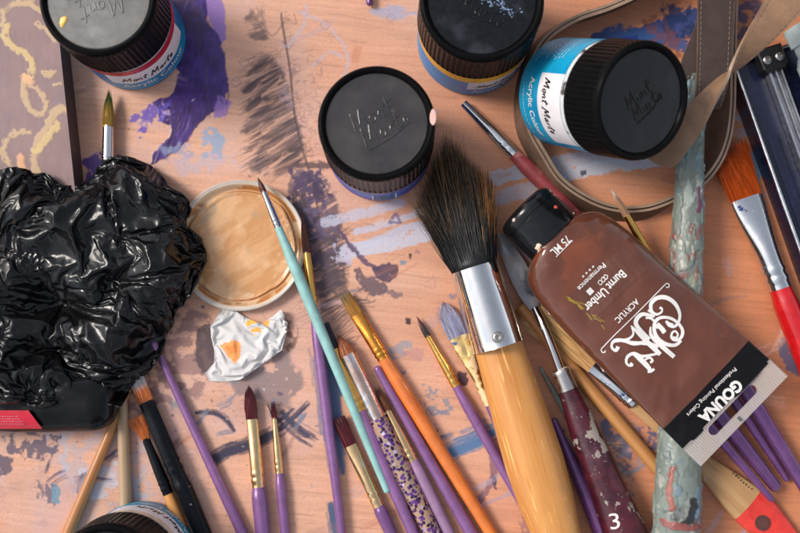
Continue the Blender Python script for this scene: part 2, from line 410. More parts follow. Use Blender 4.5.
def creases(X, Y, cell, seed, tilt=.8):
    """continuous field with sharp random creases: lowest of many tilted bowls"""
    q = np.random.default_rng(seed); x0, x1, y0, y1 = X.min() - cell, X.max() + cell, Y.min() - cell, Y.max() + cell; best = np.full(X.shape, 1e9)
    for i in range(int((x1 - x0) * (y1 - y0) / cell ** 2)):
        sx_, sy_ = q.uniform(x0, x1), q.uniform(y0, y1); gx_, gy_ = q.normal(0, tilt, 2); st = q.uniform(.5, 1.8); h0 = q.uniform(-.35, .35); dx, dy = (X - sx_) / cell, (Y - sy_) / cell
        best = np.minimum(best, (.22 * (dx * dx * st + dy * dy / st)) + gx_ * dx + gy_ * dy + h0)
    return best
def sheet(name, solved, mat_, color=None, tuck=.08, zoff=0.0, crease=()):
    vv, px, tris, nb = solved
    for cell, amp, sd_ in crease:
        u_, w_ = vv[:, 0] + 4 * (fbm(vv[:, 0] / 14, vv[:, 1] / 14, sd_) - .5), vv[:, 1] + 4 * (fbm(vv[:, 0] / 14 + 7, vv[:, 1] / 14, sd_ + 3) - .5)
        px = px.copy(); c0_ = creases(u_, w_, cell, sd_); px[:, 2] = np.maximum(px[:, 2] + amp * (c0_ - c0_.mean()), .62 * px[:, 2])
    V = P(px[:, 0], px[:, 1], np.maximum(px[:, 2] * .000405 + zoff, .0003))
    # walk the open rim, then run it back under the sheet to the table
    cnt = {}
    for t_ in tris:
        for a, b_ in ((t_[0], t_[1]), (t_[1], t_[2]), (t_[2], t_[0])): cnt[(min(a, b_), max(a, b_))] = cnt.get((min(a, b_), max(a, b_)), 0) + 1
    nx_ = {}
    for t_ in tris:
        for a, b_ in ((t_[0], t_[1]), (t_[1], t_[2]), (t_[2], t_[0])):
            if cnt[(min(a, b_), max(a, b_))] == 1: nx_[a] = b_
    s0 = next(iter(nx_)); loop = [s0]
    while nx_[loop[-1]] != s0 and len(loop) <= len(nx_): loop.append(nx_[loop[-1]])
    mb = MB(); mb.v = [tuple(p) for p in V]; mb.f = list(tris); n0 = len(V); L_ = len(loop); ctr = V.mean(0) * np.array([1, 1, 0]); prev = loop; rest = [vv]
    for k_ in range(1, 5):
        g = k_ / 4; r_ = V[loop]; q_ = r_ + (ctr - r_) * np.array([1, 1, 0]) * (tuck * g ** 1.2); q_[:, 2] = r_[:, 2] * (1 - g) ** .9 + .0003
        ids = list(range(len(mb.v), len(mb.v) + L_)); mb.v += [tuple(p) for p in q_]; rest.append(vv[loop])
        mb.f += [(prev[(i + 1) % L_], prev[i], ids[i], ids[(i + 1) % L_]) for i in range(L_)]; prev = ids
    mb.m = [0] * len(mb.f)
    nrm = np.cross(V[tris[0][1]] - V[tris[0][0]], V[tris[0][2]] - V[tris[0][0]])
    if sum(np.cross(V[t_[1]] - V[t_[0]], V[t_[2]] - V[t_[0]])[2] for t_ in tris[:400]) < 0: mb.f = [tuple(reversed(f)) for f in mb.f]
    ob = mb.build(name, mat_, None, angle=180)
    if color is not None:
        rs = np.concatenate(rest); at = ob.data.color_attributes.new("paint", 'FLOAT_COLOR', 'POINT'); rgba = np.ones((len(rs), 4), np.float32); rgba[:, :3] = color(rs[:, 0], rs[:, 1]); at.data.foreach_set("color", rgba.reshape(-1))
    md = ob.modifiers.new("smooth", 'SUBSURF'); md.levels = 1; md.render_levels = 1
    return ob

BAG_OUT = [(-60, 176), (-30, 173), (0, 172), (30, 172), (48, 174), (62, 184), (78, 185), (92, 178), (104, 160), (118, 154), (132, 156), (150, 164), (163, 174), (170, 186), (181, 192), (191, 208), (186, 224), (196, 232), (203, 238), (205, 258), (199, 282), (187, 300), (176, 312), (166, 334),
           (162, 346), (150, 364), (142, 382), (128, 392), (121, 408), (104, 405), (84, 411), (60, 404), (38, 410), (10, 404), (-30, 407), (-60, 404)]
def bag_h(x, y): return (20 + 9 * math.exp(-((x - 15) / 75) ** 2 - ((y - 235) / 70) ** 2) + 6 * math.exp(-((x - 145) / 34) ** 2 - ((y - 225) / 70) ** 2)) / 4.05
def bag_rim(v):
    an = np.arctan2(v[:, 1] - 285, v[:, 0] - 70); z = 1.5 + .9 * np.sin(an * 9 + 1) + .6 * np.sin(an * 17 + 2)
    z = np.where((v[:, 1] > 385) & (v[:, 0] < 125), 4.7 + .3 * np.sin(v[:, 0] / 6), z)
    return np.where((v[:, 1] < 225) & (v[:, 0] < 86), 3.9 + .3 * np.sin(v[:, 0] / 7), z)
BAG = drape(BAG_OUT, 2.25, (70, 285), .1, (1.35, 1.45), .2, 22, 8, [(0, 205), (118, 234), (60, 300), (-20, 322), (56, 352), (181, 214), (0, 250)], bag_h, bag_rim, 9.0,
            [(0, 240, 80, 55, 2.6), (55, 330, 75, 40, 2.2), (145, 222, 34, 50, 2.8), (135, 320, 30, 40, 2.0)], 80, 60, boxes=[(-60, 150, 72, 206, 3.1)])
TIS_OUT = [(222, 306), (236, 311), (247, 318), (262, 324), (273, 316), (281, 309), (285, 315), (284, 320), (288, 322), (286, 336), (282, 350), (270, 359), (256, 369), (240, 380), (224, 382), (209, 381), (205, 373), (214, 363), (214, 350), (211, 337), (210, 326), (216, 318)]
def tis_rim(v):
    an = np.arctan2(v[:, 1] - 346, v[:, 0] - 246); return 1.2 + .7 * np.sin(an * 5 + 1) + .4 * np.sin(an * 11 + 2)
TIS = drape(TIS_OUT, 1.15, (246, 346), .25, (1.18, 1.24), 3, 4, 5, [], lambda x, y: 3.2, tis_rim, 4.5, [(238, 350, 20, 22, 1.6), (262, 340, 14, 16, 1.4)], 70, 40, pin_gap=9, pin_edge=7, jitter=.1)
# ------------------------------------------------------------------ the table top with everything that was ever spilled on it
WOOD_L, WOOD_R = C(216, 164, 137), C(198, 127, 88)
cv = Canvas(-70, -70, 870, 610, 1.3)
X, Y = cv.X, cv.Y
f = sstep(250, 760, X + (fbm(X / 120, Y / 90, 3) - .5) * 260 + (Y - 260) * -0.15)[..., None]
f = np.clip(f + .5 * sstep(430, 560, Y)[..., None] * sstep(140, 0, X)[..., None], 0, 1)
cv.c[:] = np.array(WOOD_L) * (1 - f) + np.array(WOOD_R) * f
# grain: long fine lines, a little aslant
gx, gy = X + 0.10 * Y, Y - 0.10 * X + 9 * (fbm(X / 160, Y / 60, 21) - .5)
g = fbm(gx / 70, gy / 2.2, 5, 4); cv.c *= (1 + .26 * (g - .5))[..., None]
g = sstep(.62, .8, fbm(gx / 26, gy / 1.1, 9, 3)); cv.c *= (1 - .16 * g)[..., None]
g = fbm(gx / 300, gy / 14, 14, 3); cv.c *= (1 + .22 * (g - .5))[..., None]
# old thin pinkish and white washes rubbed into the wood
full = (slice(0, cv.h), slice(0, cv.w))
a = .42 * sstep(.5, .68, fbm(X / 60, Y / 40, 40, 5)) * sstep(560, 200, X); cv.put(full, a, C(206, 170, 160))
a = .26 * sstep(.54, .68, fbm(X / 22, Y / 30, 41, 5)) * sstep(420, 120, X) * sstep(250, 420, Y); cv.put(full, a, C(190, 160, 168))
a = .22 * sstep(.56, .7, fbm(X / 14, Y / 18, 44, 5)) * sstep(330, 80, X) * sstep(300, 420, Y); cv.put(full, a, C(150, 120, 130))
# left bottom: washes and blotches
cv.blob([(40, 420), (150, 425), (160, 520), (120, 533), (70, 500)], C(176, 166, 176), .55, 4, 14, 22, .5, 9, 1)
cv.blob([(80, 470), (120, 458), (128, 480), (96, 500), (76, 500)], C(188, 186, 196), .8, 2, 7, 10, .46, 6, 2, stretch=(2, 1))
cv.blob([(128, 470), (150, 478), (146, 500), (130, 505)], C(170, 176, 192), .8, 2, 7, 10, .46, 6, 3)
cv.blob([(58, 425), (72, 425), (68, 470), (58, 480)], C(176, 180, 196), .6, 2, 6, 9, .45, 5, 4, stretch=(.6, 2))
cv.blob([(4, 436), (40, 430), (62, 436), (56, 452), (40, 462), (22, 460), (12, 452)], C(92, 80, 100), .9, 1, 8, 10, .42, 6, 5)
cv.blob([(-8, 456), (12, 458), (13, 470), (-8, 480)], C(86, 74, 92), .9, 1, 5, 8, .3, 6, 6)
cv.blob([(36, 480), (48, 482), (58, 496), (52, 506), (40, 500)], C(96, 88, 106), .85, 1, 6, 7, .42, 5, 7)
cv.blob([(50, 484), (60, 486), (59, 504), (53, 503)], C(98, 140, 160), .9, 1, 3, 6, .3, 5, 8)
cv.blob([(138, 395), (160, 400), (166, 430), (150, 440), (136, 430)], C(120, 128, 160), .6, 2, 8, 10, .45, 5, 9)
cv.blob([(170, 398), (184, 398), (182, 412), (170, 410)], C(110, 130, 140), .6, 2, 5, 6, .4, 5, 10)
# grubby patch under the tissue and palette
cv.blob([(120, 330), (190, 305), (215, 330), (216, 372), (190, 395), (150, 420), (120, 410)], C(110, 76, 84), .62, 3, 16, 20, .46, 7, 11)
cv.blob([(195, 330), (216, 322), (228, 350), (220, 368), (200, 372), (193, 355)], C(66, 56, 64), .85, 1.5, 7, 12, .2, 9, 12)
cv.blob([(225, 378), (262, 364), (292, 352), (302, 380), (290, 408), (258, 400), (236, 392)], C(112, 104, 110), .72, 3, 10, 16, .36, 9, 13)
cv.blob([(283, 320), (300, 330), (296, 352), (284, 344)], C(116, 84, 66), .8, 1.5, 6, 7, .42, 5, 14)
def drybrush(pts, w, col, n, seed, al=(.4, .9), wd=(.8, 3.0), frag=(.35, 1.0)):
    q = np.random.default_rng(seed); p = smooth_path(pts, 10); d = np.gradient(p, axis=0); nn = np.stack([-d[:, 1], d[:, 0]], -1); nn /= np.linalg.norm(nn, axis=1)[:, None] + 1e-9; m = len(p)
    for k in range(n):
        o_ = q.normal(0, .28) * w; L = int(m * q.uniform(*frag)); a0 = q.integers(0, max(1, m - L + 1)); sg = p[a0:a0 + L] + nn[a0:a0 + L] * o_
        if len(sg) > 1: cv.stroke(sg[::2] if len(sg) > 4 else sg, q.uniform(*wd), col, q.uniform(*al), .30 if k % 2 else 0, .7, seed=seed * 31 + k, smooth=False, amp=1.2)
drybrush([(196, 412), (214, 412), (228, 420), (235, 431)], 6, C(62, 56, 76), 12, 15)
drybrush([(208, 464), (226, 452), (246, 446), (266, 437), (276, 431)], 10, C(50, 50, 72), 26, 16, wd=(1.2, 4.5))
drybrush([(280, 412), (292, 424), (304, 434), (318, 442)], 12, C(64, 62, 82), 20, 17)
drybrush([(310, 402), (292, 420), (276, 433)], 9, C(64, 62, 82), 14, 18)
drybrush([(322, 340), (326, 372), (330, 420), (338, 482)], 18, C(82, 104, 142), 36, 19, wd=(1.5, 6), frag=(.3, .8))
drybrush([(331, 504), (336, 545)], 12, C(74, 90, 120), 16, 20, wd=(1.2, 5))
# purple spill by the jar
VIO, VIO2, LIL = C(48, 26, 92), C(66, 42, 120), C(146, 112, 178)
cv.blob([(186, -40), (214, -40), (226, 10), (227, 38), (221, 46), (208, 20), (196, 2)], LIL, .95, 1, 3, 14, .16, 8, 22, .00004, .6)
cv.blob([(118, -40), (196, -40), (208, 20), (224, 52), (228, 92), (227, 104), (216, 112), (200, 124), (190, 142), (170, 158), (150, 168), (152, 156), (168, 140), (172, 126), (158, 116), (150, 104), (172, 92), (178, 70), (160, 40)],
        VIO, .97, 1, 5, 12, 0, 5, 23, .00025, .8, VIO2)
cv.blob([(128, -40), (190, -40), (200, 10), (206, 40), (200, 48), (188, 30), (170, 10)], C(70, 48, 84), .8, 2, 6, 14, .35, 7, 24)
cv.blob([(216, 96), (230, 100), (226, 116), (214, 118)], LIL, .9, 1, 3, 8, .2, 5, 25)
cv.blob([(128, 118), (150, 104), (172, 100), (170, 116), (146, 126), (138, 138), (126, 138)], C(92, 72, 168), .9, 1, 8, 8, .45, 5, 26, .0001, .5)
cv.blob([(160, 100), (172, 108), (168, 122), (160, 118)], C(190, 160, 200), .7, 1, 5, 6, .5, 4, 27)
cv.stroke([(206, 60), (208, 90), (210, 118)], 1.2, C(90, 76, 84), .5, 0, seed=4)
for k in range(9):
    x0 = 186 + 5 * k; cv.stroke([(x0, 40 + 5 * k), (x0 + rng.uniform(-3, 5), 70 + 3 * k), (x0 + rng.uniform(-2, 3), 104)], 2.2, VIO2, .55, .4, seed=60 + k)
cv.blob([(84, 158), (102, 150), (112, 164), (108, 184), (86, 186)], C(78, 48, 138), .92, 1, 5, 9, .25, 6, 28, .0001, .6)
cv.blob([(196, 134), (214, 122), (226, 142), (222, 160), (204, 162)], C(126, 160, 192), .75, 1.5, 6, 10, .4, 6, 29)
cv.blob([(160, 150), (182, 140), (196, 150), (186, 164), (168, 164)], C(140, 150, 184), .6, 2, 7, 10, .45, 6, 30)
cv.blob([(176, 158), (226, 150), (238, 166), (180, 180)], C(186, 170, 186), .55, 3, 8, 10, .45, 6, 31)
# feather print: rachis, barbs, broken lower part
FEA = C(84, 66, 68)
rach = smooth_path([(281, 14), (284, 34), (290, 70), (294, 110), (300, 140), (308, 168), (316, 200), (322, 240)], 10)
def barbs(n, ya, yb, length, ang, spread, left=True, width=(.6, 1.7), al=(.25, .6), seed=0, dx=0):
    q = np.random.default_rng(seed)
    for i in range(n):
        y = q.uniform(ya, yb); k = np.argmin(np.abs(rach[:, 1] - y)); x = rach[k, 0] + dx + q.uniform(-2, 4)
        L = length(y) * q.uniform(.45, 1.05); an = R(ang + q.normal(0, spread))
        x0 = x - q.uniform(0, .5) * L * math.cos(an) * (1 if left else -1)
        x1 = x - L * math.cos(an) * (1 if left else -1); y1 = y + L * math.sin(an)
        y0 = y + (L * math.sin(an)) * abs((x0 - x) / (x1 - x + 1e-6))
        cv.stroke([(x0, y0), ((x0 + x1) / 2 + q.uniform(-2, 2), (y0 + y1) / 2 - 1), (x1, y1)], q.uniform(*width), FEA, q.uniform(*al), .0, seed=i, taper=True)
VAN = [(262, 52), (272, 56), (284, 72), (291, 96), (297, 122), (305, 150), (302, 166), (284, 172), (266, 176), (248, 168), (258, 158), (242, 150), (252, 140), (240, 132), (251, 118), (242, 110), (252, 98), (244, 92), (252, 78), (246, 76)]
FE2 = C(124, 97, 94)
for sd_, al_, ho_, col_ in ((90, .62, .40, FE2), (91, .7, .49, FEA), (92, .55, .55, C(52, 42, 48))):
    cv.blob(VAN, col_, al_, 2.5, 6, 7, ho_, 5, sd_, stretch=(5.5, .55), rot=R(-30), hs2=.06)
cv.blob([(266, 96), (290, 104), (300, 140), (300, 164), (270, 168), (258, 150)], C(60, 48, 54), .42, 4, 6, 8, .47, 5, 93, stretch=(6, .6), rot=R(-30), hs2=.1)
cv.blob([(262, 22), (250, 10), (246, 28), (254, 42), (270, 40)], C(86, 70, 72), .75, 2, 5, 6, .44, 5, 94, stretch=(5, .6), rot=R(-20), hs2=.1)
for y_, x_, l_, w_ in [(73, 240, 34, 6), (92, 238, 26, 5), (109, 236, 30, 6), (131, 236, 28, 6), (148, 238, 26, 6), (84, 262, 22, 3), (120, 262, 26, 3), (140, 268, 24, 3), (160, 262, 26, 4)]:
    for r_ in range(7):
        o_ = rng.normal(0, w_ * .35); cv.stroke([(x_, y_ + 12 + o_), (x_ + l_ * .6 * rng.uniform(.8, 1.1), y_ + 2 + o_ * .6), (x_ + l_ * rng.uniform(.8, 1.3), y_ - 8 + o_ * .3)], w_ * .45, C(214, 164, 138), .6, 0, .9, taper=True, amp=1.0, seed=r_)
barbs(90, 46, 165, lambda y: 52, 29, 6, seed=2, dx=-6, al=(.15, .45), width=(.6, 1.6))
barbs(70, 20, 170, lambda y: 11, -28, 22, left=False, seed=3, al=(.3, .6), width=(.5, 1.1))
for i in range(70):
    y = rng.uniform(58, 172); x = rng.uniform(244, 262); L = rng.uniform(5, 14); an = R(30 + rng.normal(0, 9))
    cv.stroke([(x + L * .6, y - L * .3), (x - L * math.cos(an), y + L * math.sin(an))], rng.uniform(.8, 2), C(80, 62, 66), rng.uniform(.3, .7), 0, taper=True, smooth=False)
cv.blob([(296, 172), (322, 176), (340, 210), (347, 250), (342, 292), (316, 302), (300, 262), (286, 214)], C(94, 76, 86), .85, 2, 10, 10, .43, 5, 95, stretch=(5, .6), rot=R(-27), hs2=.09)
cv.blob([(300, 250), (346, 246), (350, 300), (310, 312)], C(76, 60, 66), .7, 3, 9, 9, .48, 5, 96, stretch=(6, .6), rot=R(-27), hs2=.09)
cv.stroke(rach[:70], 2.4, FEA, .8, .3, seed=3)
cv.stroke([(262, 22), (272, 36), (284, 22)], 1.5, FEA, .5, .2)
cv.stroke([(288, 20), (296, 24), (294, 14)], 1.2, FEA, .5, .2)
cv.blob([(252, 10), (262, 4), (268, 40), (254, 44)], C(104, 88, 90), .5, 2, 5, 6, .44, 4, 33)
cv.stroke([(298, 166), (312, 165), (330, 166)], 6, FEA, .85, .3, seed=34, amp=3)
cv.blob([(292, 170), (322, 170), (330, 200), (322, 220), (300, 224), (290, 200)], C(74, 58, 88), .92, 1.5, 12, 9, .42, 5, 35)
cv.blob([(296, 210), (330, 200), (342, 236), (336, 262), (302, 268)], C(98, 84, 112), .85, 1.5, 12, 10, .43, 5, 36)
cv.blob([(308, 178), (330, 182), (330, 196), (312, 200)], C(60, 50, 72), .85, 1, 7, 6, .46, 4, 37)
cv.blob([(286, 200), (304, 190), (318, 220), (314, 250), (300, 240)], C(66, 54, 62), .88, 1.5, 9, 8, .42, 5, 38)
cv.blob([(300, 226), (340, 232), (352, 262), (344, 292), (312, 296), (298, 262)], C(70, 58, 66), .75, 2, 12, 9, .46, 5, 39, stretch=(2.2, .8))
for k in range(150):
    y = rng.uniform(226, 312); x = 346 - (y - 226) * .12 + rng.uniform(-16, 10); L = rng.uniform(12, 40)
    cv.stroke([(x, y), (x - L * .5, y + L * .25), (x - L, y + L * rng.uniform(.35, .7))], rng.uniform(.8, 2.2), C(82, 68, 76), rng.uniform(.25, .6), 0, taper=True)
for k in range(60):
    y = rng.uniform(300, 344); x = 350 + rng.uniform(-12, 10); L = rng.uniform(8, 26)
    cv.stroke([(x, y), (x - L * .6, y + L * .5), (x - L, y + L)], rng.uniform(.6, 1.6), C(84, 66, 70), rng.uniform(.3, .6), 0, taper=True)
for k in range(14):
    x, y = rng.uniform(352, 362), rng.uniform(286, 316); q = rng.uniform(6, 16)
    cv.stroke([(x, y), (x + q * .6, y + rng.uniform(-4, 5)), (x + q, y + rng.uniform(-6, 6))], 1.0, C(80, 64, 72), .6, 0)
# pale dragged bands left of the black bristles, and the light bands under the pink brush
PB = C(190, 188, 204)
cv.stroke([(326, 222), (360, 214), (400, 204)], 11, PB, .75, .36, seed=41, amp=2)
cv.stroke([(356, 232), (390, 222), (424, 212)], 7, PB, .8, .34, seed=42, amp=2)
cv.stroke([(364, 246), (400, 230), (430, 222)], 8, C(186, 190, 210), .8, .33, seed=43, amp=2)
cv.stroke([(346, 252), (390, 244), (440, 230)], 15, C(196, 196, 210), .88, .30, seed=44, amp=2)
cv.blob([(330, 244), (356, 242), (352, 262), (334, 262)], C(196, 184, 200), .8, 2, 8, 7, .44, 5, 45)
cv.stroke([(392, 218), (396, 214), (400, 222), (390, 222)], 3, C(96, 90, 130), .8, .2, seed=46, amp=2)
cv.stroke([(496, 178), (540, 168), (575, 160), (640, 152)], 15, C(176, 184, 198), .8, .32, seed=47, amp=3)
cv.stroke([(498, 198), (530, 190), (560, 182)], 16, C(172, 176, 190), .7, .36, seed=48, amp=3)
cv.stroke([(566, 176), (600, 168), (660, 160)], 13, C(182, 192, 206), .82, .32, seed=49, amp=3)
cv.blob([(580, 170), (586, 170), (586, 176), (580, 176)], C(50, 56, 70), .9, 1, 3, 3, 0, 3, 50)
# drips and blots
cv.stroke([(338, 228), (350, 246), (366, 262), (382, 272)], 4, C(88, 66, 96), .9, .15, seed=51, amp=3)
cv.blob([(372, 268), (384, 262), (398, 266), (396, 276), (386, 282), (376, 278)], C(80, 64, 84), .95, .8, 3, 6, 0, 4, 52, .0001, .4)
cv.blob([(356, 268), (366, 276), (384, 280), (386, 294), (378, 298), (364, 288), (356, 280)], C(98, 80, 88), .9, 1, 5, 6, .2, 4, 53)
cv.blob([(384, 288), (402, 292), (403, 298), (392, 298)], C(112, 94, 100), .8, 1, 3, 4, .3, 4, 54)
cv.stroke([(426, 282), (434, 278), (434, 288), (424, 286)], 1.2, C(170, 120, 116), .5, 0)
cv.blob([(409, 253), (412, 254), (411, 260), (409, 259)], C(50, 44, 48), .95, .6, 1, 3)
cv.blob([(400, 261), (407, 262), (406, 266), (400, 264)], C(110, 140, 160), .9, .8, 2, 3)
cv.blob([(382, 348), (400, 342), (416, 338), (410, 350), (398, 358), (386, 360)], C(150, 146, 154), .85, 1, 5, 8, .36, 5, 55)
cv.blob([(402, 352), (414, 350), (424, 346), (430, 352), (420, 360), (408, 358)], C(178, 128, 128), .6, 1, 5, 6, .38, 4, 56)
cv.blob([(420, 380), (436, 388), (450, 400), (448, 412), (434, 408), (424, 396)], C(132, 132, 142), .85, 1, 7, 7, .45, 4, 57)
cv.blob([(424, 404), (450, 408), (448, 416), (430, 414)], C(120, 124, 140), .8, 1, 5, 6, .44, 4, 58)
drybrush([(440, 458), (456, 449), (478, 440), (503, 424)], 20, C(86, 118, 156), 30, 59, wd=(1.5, 6), frag=(.3, .8))
cv.stroke([(490, 446), (494, 472), (484, 494), (474, 508)], 7, C(128, 92, 110), .8, .36, seed=60, amp=2)
cv.blob([(492, 474), (498, 480), (496, 490), (492, 484)], C(74, 54, 86), .9, .8, 2, 3)
cv.blob([(422, 414), (432, 420), (440, 438), (432, 440), (424, 428)], C(86, 60, 88), .9, 1, 5, 5, .42, 4, 61)
cv.blob([(458, 372), (467, 372), (468, 384), (462, 386), (458, 380)], C(58, 38, 56), .95, .8, 2, 4)
cv.blob([(405, 318), (411, 318), (411, 325), (406, 324)], C(60, 40, 46), .95, .8, 1, 3)
cv.blob([(440, 300), (452, 312), (448, 330), (438, 320)], C(150, 90, 90), .45, 3, 5, 6, .4, 4, 63)
cv.blob([(520, 500), (548, 512), (560, 540), (520, 545)], C(110, 80, 100), .5, 2, 7, 8, .46, 5, 64)
# slate patches right of the knife
SL = C(92, 96, 124)
cv.blob([(598, 418), (620, 420), (640, 438), (632, 462), (612, 454), (602, 440)], SL, .9, 1, 7, 8, .40, 6, 65)
cv.blob([(614, 462), (632, 464), (634, 496), (626, 498)], SL, .8, 1, 6, 7, .44, 5, 66)
cv.blob([(636, 428), (656, 420), (660, 452), (644, 446)], C(82, 90, 126), .9, 1, 5, 7, .42, 5, 67)
cv.blob([(572, 454), (586, 456), (584, 470), (574, 468)], SL, .8, 1, 4, 5, .4, 4, 68)
cv.blob([(582, 486), (592, 484), (598, 500), (592, 508), (585, 498)], C(214, 204, 192), .95, .8, 2, 5, 0, 4, 69, .0002, .3)
cv.blob([(556, 426), (566, 430), (562, 440), (554, 436)], C(86, 56, 76), .8, 1, 4, 5, .35, 4, 70)
# right and top right
cv.blob([(728, 112), (744, 108), (752, 132), (740, 138), (726, 136)], C(164, 158, 170), .85, 2, 4, 8, .34, 7, 71, stretch=(2.5, .7))
cv.stroke([(738, 156), (752, 158), (756, 168), (752, 184)], 11, C(102, 140, 168), .9, .22, seed=72, amp=3)
cv.blob([(745, 162), (752, 162), (752, 170), (746, 170)], C(36, 44, 60), .95, .8, 2, 3)
cv.stroke([(800, 330), (788, 348), (796, 366), (820, 372)], 18, C(80, 88, 120), .85, .35, seed=73, amp=4)
BL = C(32, 66, 124)
cv.stroke([(600, 44), (640, 40), (680, 26), (700, 20)], 24, BL, .95, .31, seed=74, amp=5)
cv.stroke([(610, 32), (650, 36), (690, 48)], 14, C(44, 82, 140), .9, .36, seed=75, amp=5)
cv.blob([(660, 6), (694, 8), (694, 44), (664, 40)], C(30, 52, 96), .9, 2, 8, 9, .42, 6, 76)
cv.blob([(620, 38), (636, 35), (638, 46), (622, 48)], C(30, 52, 136), .95, .8, 2, 4, 0, 4, 77, .0002, .5)
cv.blob([(730, 4), (766, 2), (760, 30), (735, 40)], C(40, 60, 104), .8, 2, 7, 9, .42, 6, 78)
cv.blob([(640, 18), (668, 16), (690, 60), (660, 52)], C(120, 66, 50), .6, 2, 7, 9, .42, 6, 79)
cv.blob([(364, 4), (396, 6), (420, 12), (400, 18), (372, 14)], C(152, 160, 186), .7, 2, 6, 10, .42, 7, 80, stretch=(3, .8))
for pts in ([(300, 12), (322, 22), (340, 40), (348, 60), (344, 76)], [(306, 6), (304, 24), (292, 42), (284, 46)], [(312, 66), (330, 52), (342, 58)]):
    cv.stroke(pts, 3.2, C(176, 172, 190), .5, .36, seed=81, amp=2)
for k, (x, y, w) in enumerate([(244, 62, 5), (236, 82, 5), (281, 67, 3)]):
    cv.stroke([(x, y - w), (x + w, y), (x, y + w), (x - w, y), (x, y - w)], 1.2, C(140, 120, 130), .5, .2, seed=k)
cv.blob([(276, 90), (288, 84), (292, 104), (282, 106)], C(176, 150, 160), .5, 2, 6, 6, .42, 4, 84)
for k in range(44):
    x = 296 + rng.uniform(-6, 26); y = rng.uniform(60, 150); q = rng.uniform(3, 9); an = rng.uniform(0, 6.3)
    cv.stroke([(x, y), (x + q * math.cos(an), y + q * math.sin(an)), (x + q * math.cos(an + .8), y + q * 1.3 * math.sin(an + .8))], .7, C(104, 80, 92), .5, 0)
for k in range(46):                                                   # broken slate and grey-blue scrapes across the lower half
    x, y = [(rng.normal(440, 50), rng.normal(420, 50)), (rng.normal(250, 60), rng.normal(410, 40)), (rng.normal(90, 60), rng.normal(470, 30)), (rng.normal(610, 40), rng.normal(450, 40))][k % 4]; an = rng.normal(-.4, .6); L = rng.uniform(6, 26)
    drybrush([(x, y), (x + L * .5 * math.cos(an), y + L * .5 * math.sin(an) + rng.normal(0, 2)), (x + L * math.cos(an), y + L * math.sin(an))], rng.uniform(3, 10), [C(96, 104, 132), C(120, 122, 138), C(84, 72, 96), C(140, 136, 146)][k % 4], 8, 700 + k, al=(.2, .65), wd=(.6, 2.4))
# faint old smears, most of them rubbed down to a film
for k in range(90):
    x, y = rng.uniform(-40, 850), rng.uniform(-40, 590); an = rng.normal(-.3, .7); L = rng.uniform(14, 60)
    pc_ = [C(228, 190, 172), C(206, 172, 176), C(176, 150, 162), C(168, 160, 176), C(190, 120, 90), C(150, 110, 104)][k % 6]
    drybrush([(x, y), (x + L * .5 * math.cos(an), y + L * .5 * math.sin(an) + rng.normal(0, 3)), (x + L * math.cos(an), y + L * math.sin(an))], rng.uniform(4, 16), pc_, 9, 300 + k, al=(.08, .32), wd=(.7, 3.2))
for k in range(26):                                                   # thin rings and drips left by cups and brushes
    x, y = rng.uniform(200, 800), rng.uniform(0, 533); r0 = rng.uniform(2, 6)
    cv.stroke([(x + r0 * math.cos(a) * rng.uniform(.8, 1.2), y + r0 * math.sin(a)) for a in np.linspace(0, 5.6, 9)], .8, [C(130, 90, 90), C(110, 110, 140), C(150, 110, 100)][k % 3], rng.uniform(.2, .5), .2, .5, seed=k)
# little specks everywhere
pal = [C(60, 50, 60), C(90, 70, 90), C(120, 130, 150), C(200, 190, 190), C(80, 60, 110), C(140, 80, 60)]
for k in range(620):
    x, y = rng.uniform(-60, 860), rng.uniform(-60, 600); w = rng.exponential(.7) + .6
    if rng.random() < .45: x, y = rng.normal(180, 90), rng.normal(420, 60)
    w *= .8; q = w * rng.uniform(.2, .9); an = rng.uniform(0, 6.3)
    cv.stroke([(x, y), (x + q * math.cos(an), y + q * math.sin(an))], w, pal[k % 6], rng.uniform(.35, .85), 0, .5, amp=1.4, seed=k)
for k in range(60):                                                   # scuffs and scratches
    x, y = rng.uniform(-60, 860), rng.uniform(-60, 600); q = rng.uniform(8, 40); an = rng.normal(-.15, .5)
    cv.stroke([(x, y), (x + q * math.cos(an), y + q * math.sin(an))], .8, C(226, 190, 168) if k % 2 else C(130, 90, 76), rng.uniform(.2, .5), 0, .6)

V = P(cv.X, cv.Y, 0.0); V[..., 2] = cv.thick * (.25 + 1.1 * fbm(X / 3 + Y / 9, Y / 14, 91, 3)) + .00003 * (fbm(gx / 40, gy / 1.6, 92) - .5)
t = NT("painted_table_wood")
t.put("Base Color", t.mix(t.ramp(t.noise(900, detail=6), .35, .7), t.attr("paint"), t.mix(.12, t.attr("paint"), (.1, .06, .05))))
t.put("Roughness", t.fmix(t.attr("wet", "Fac"), t.fmix(t.noise(300), .5, .62), .28)); t.b.inputs["Specular IOR Level"].default_value = .35
t.bump(t.noise(700, (.25, 2.2, 1), 5), .16, .0002)
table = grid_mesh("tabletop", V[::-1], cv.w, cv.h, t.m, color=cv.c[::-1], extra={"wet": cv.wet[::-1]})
tag(table, "stained pinkish wood tabletop under all the paints and brushes", "tabletop", kind="structure")
slab = MB(); slab.box(-.55, -.40, -.024, .55, .45, -.0012)
o = slab.build("table_slab", wood("table_wood", C(205, 146, 114), C(190, 126, 92), .1, .5), smooth=False)
tag(o, "plain wood table board round and under the stained tabletop", "table", kind="structure")

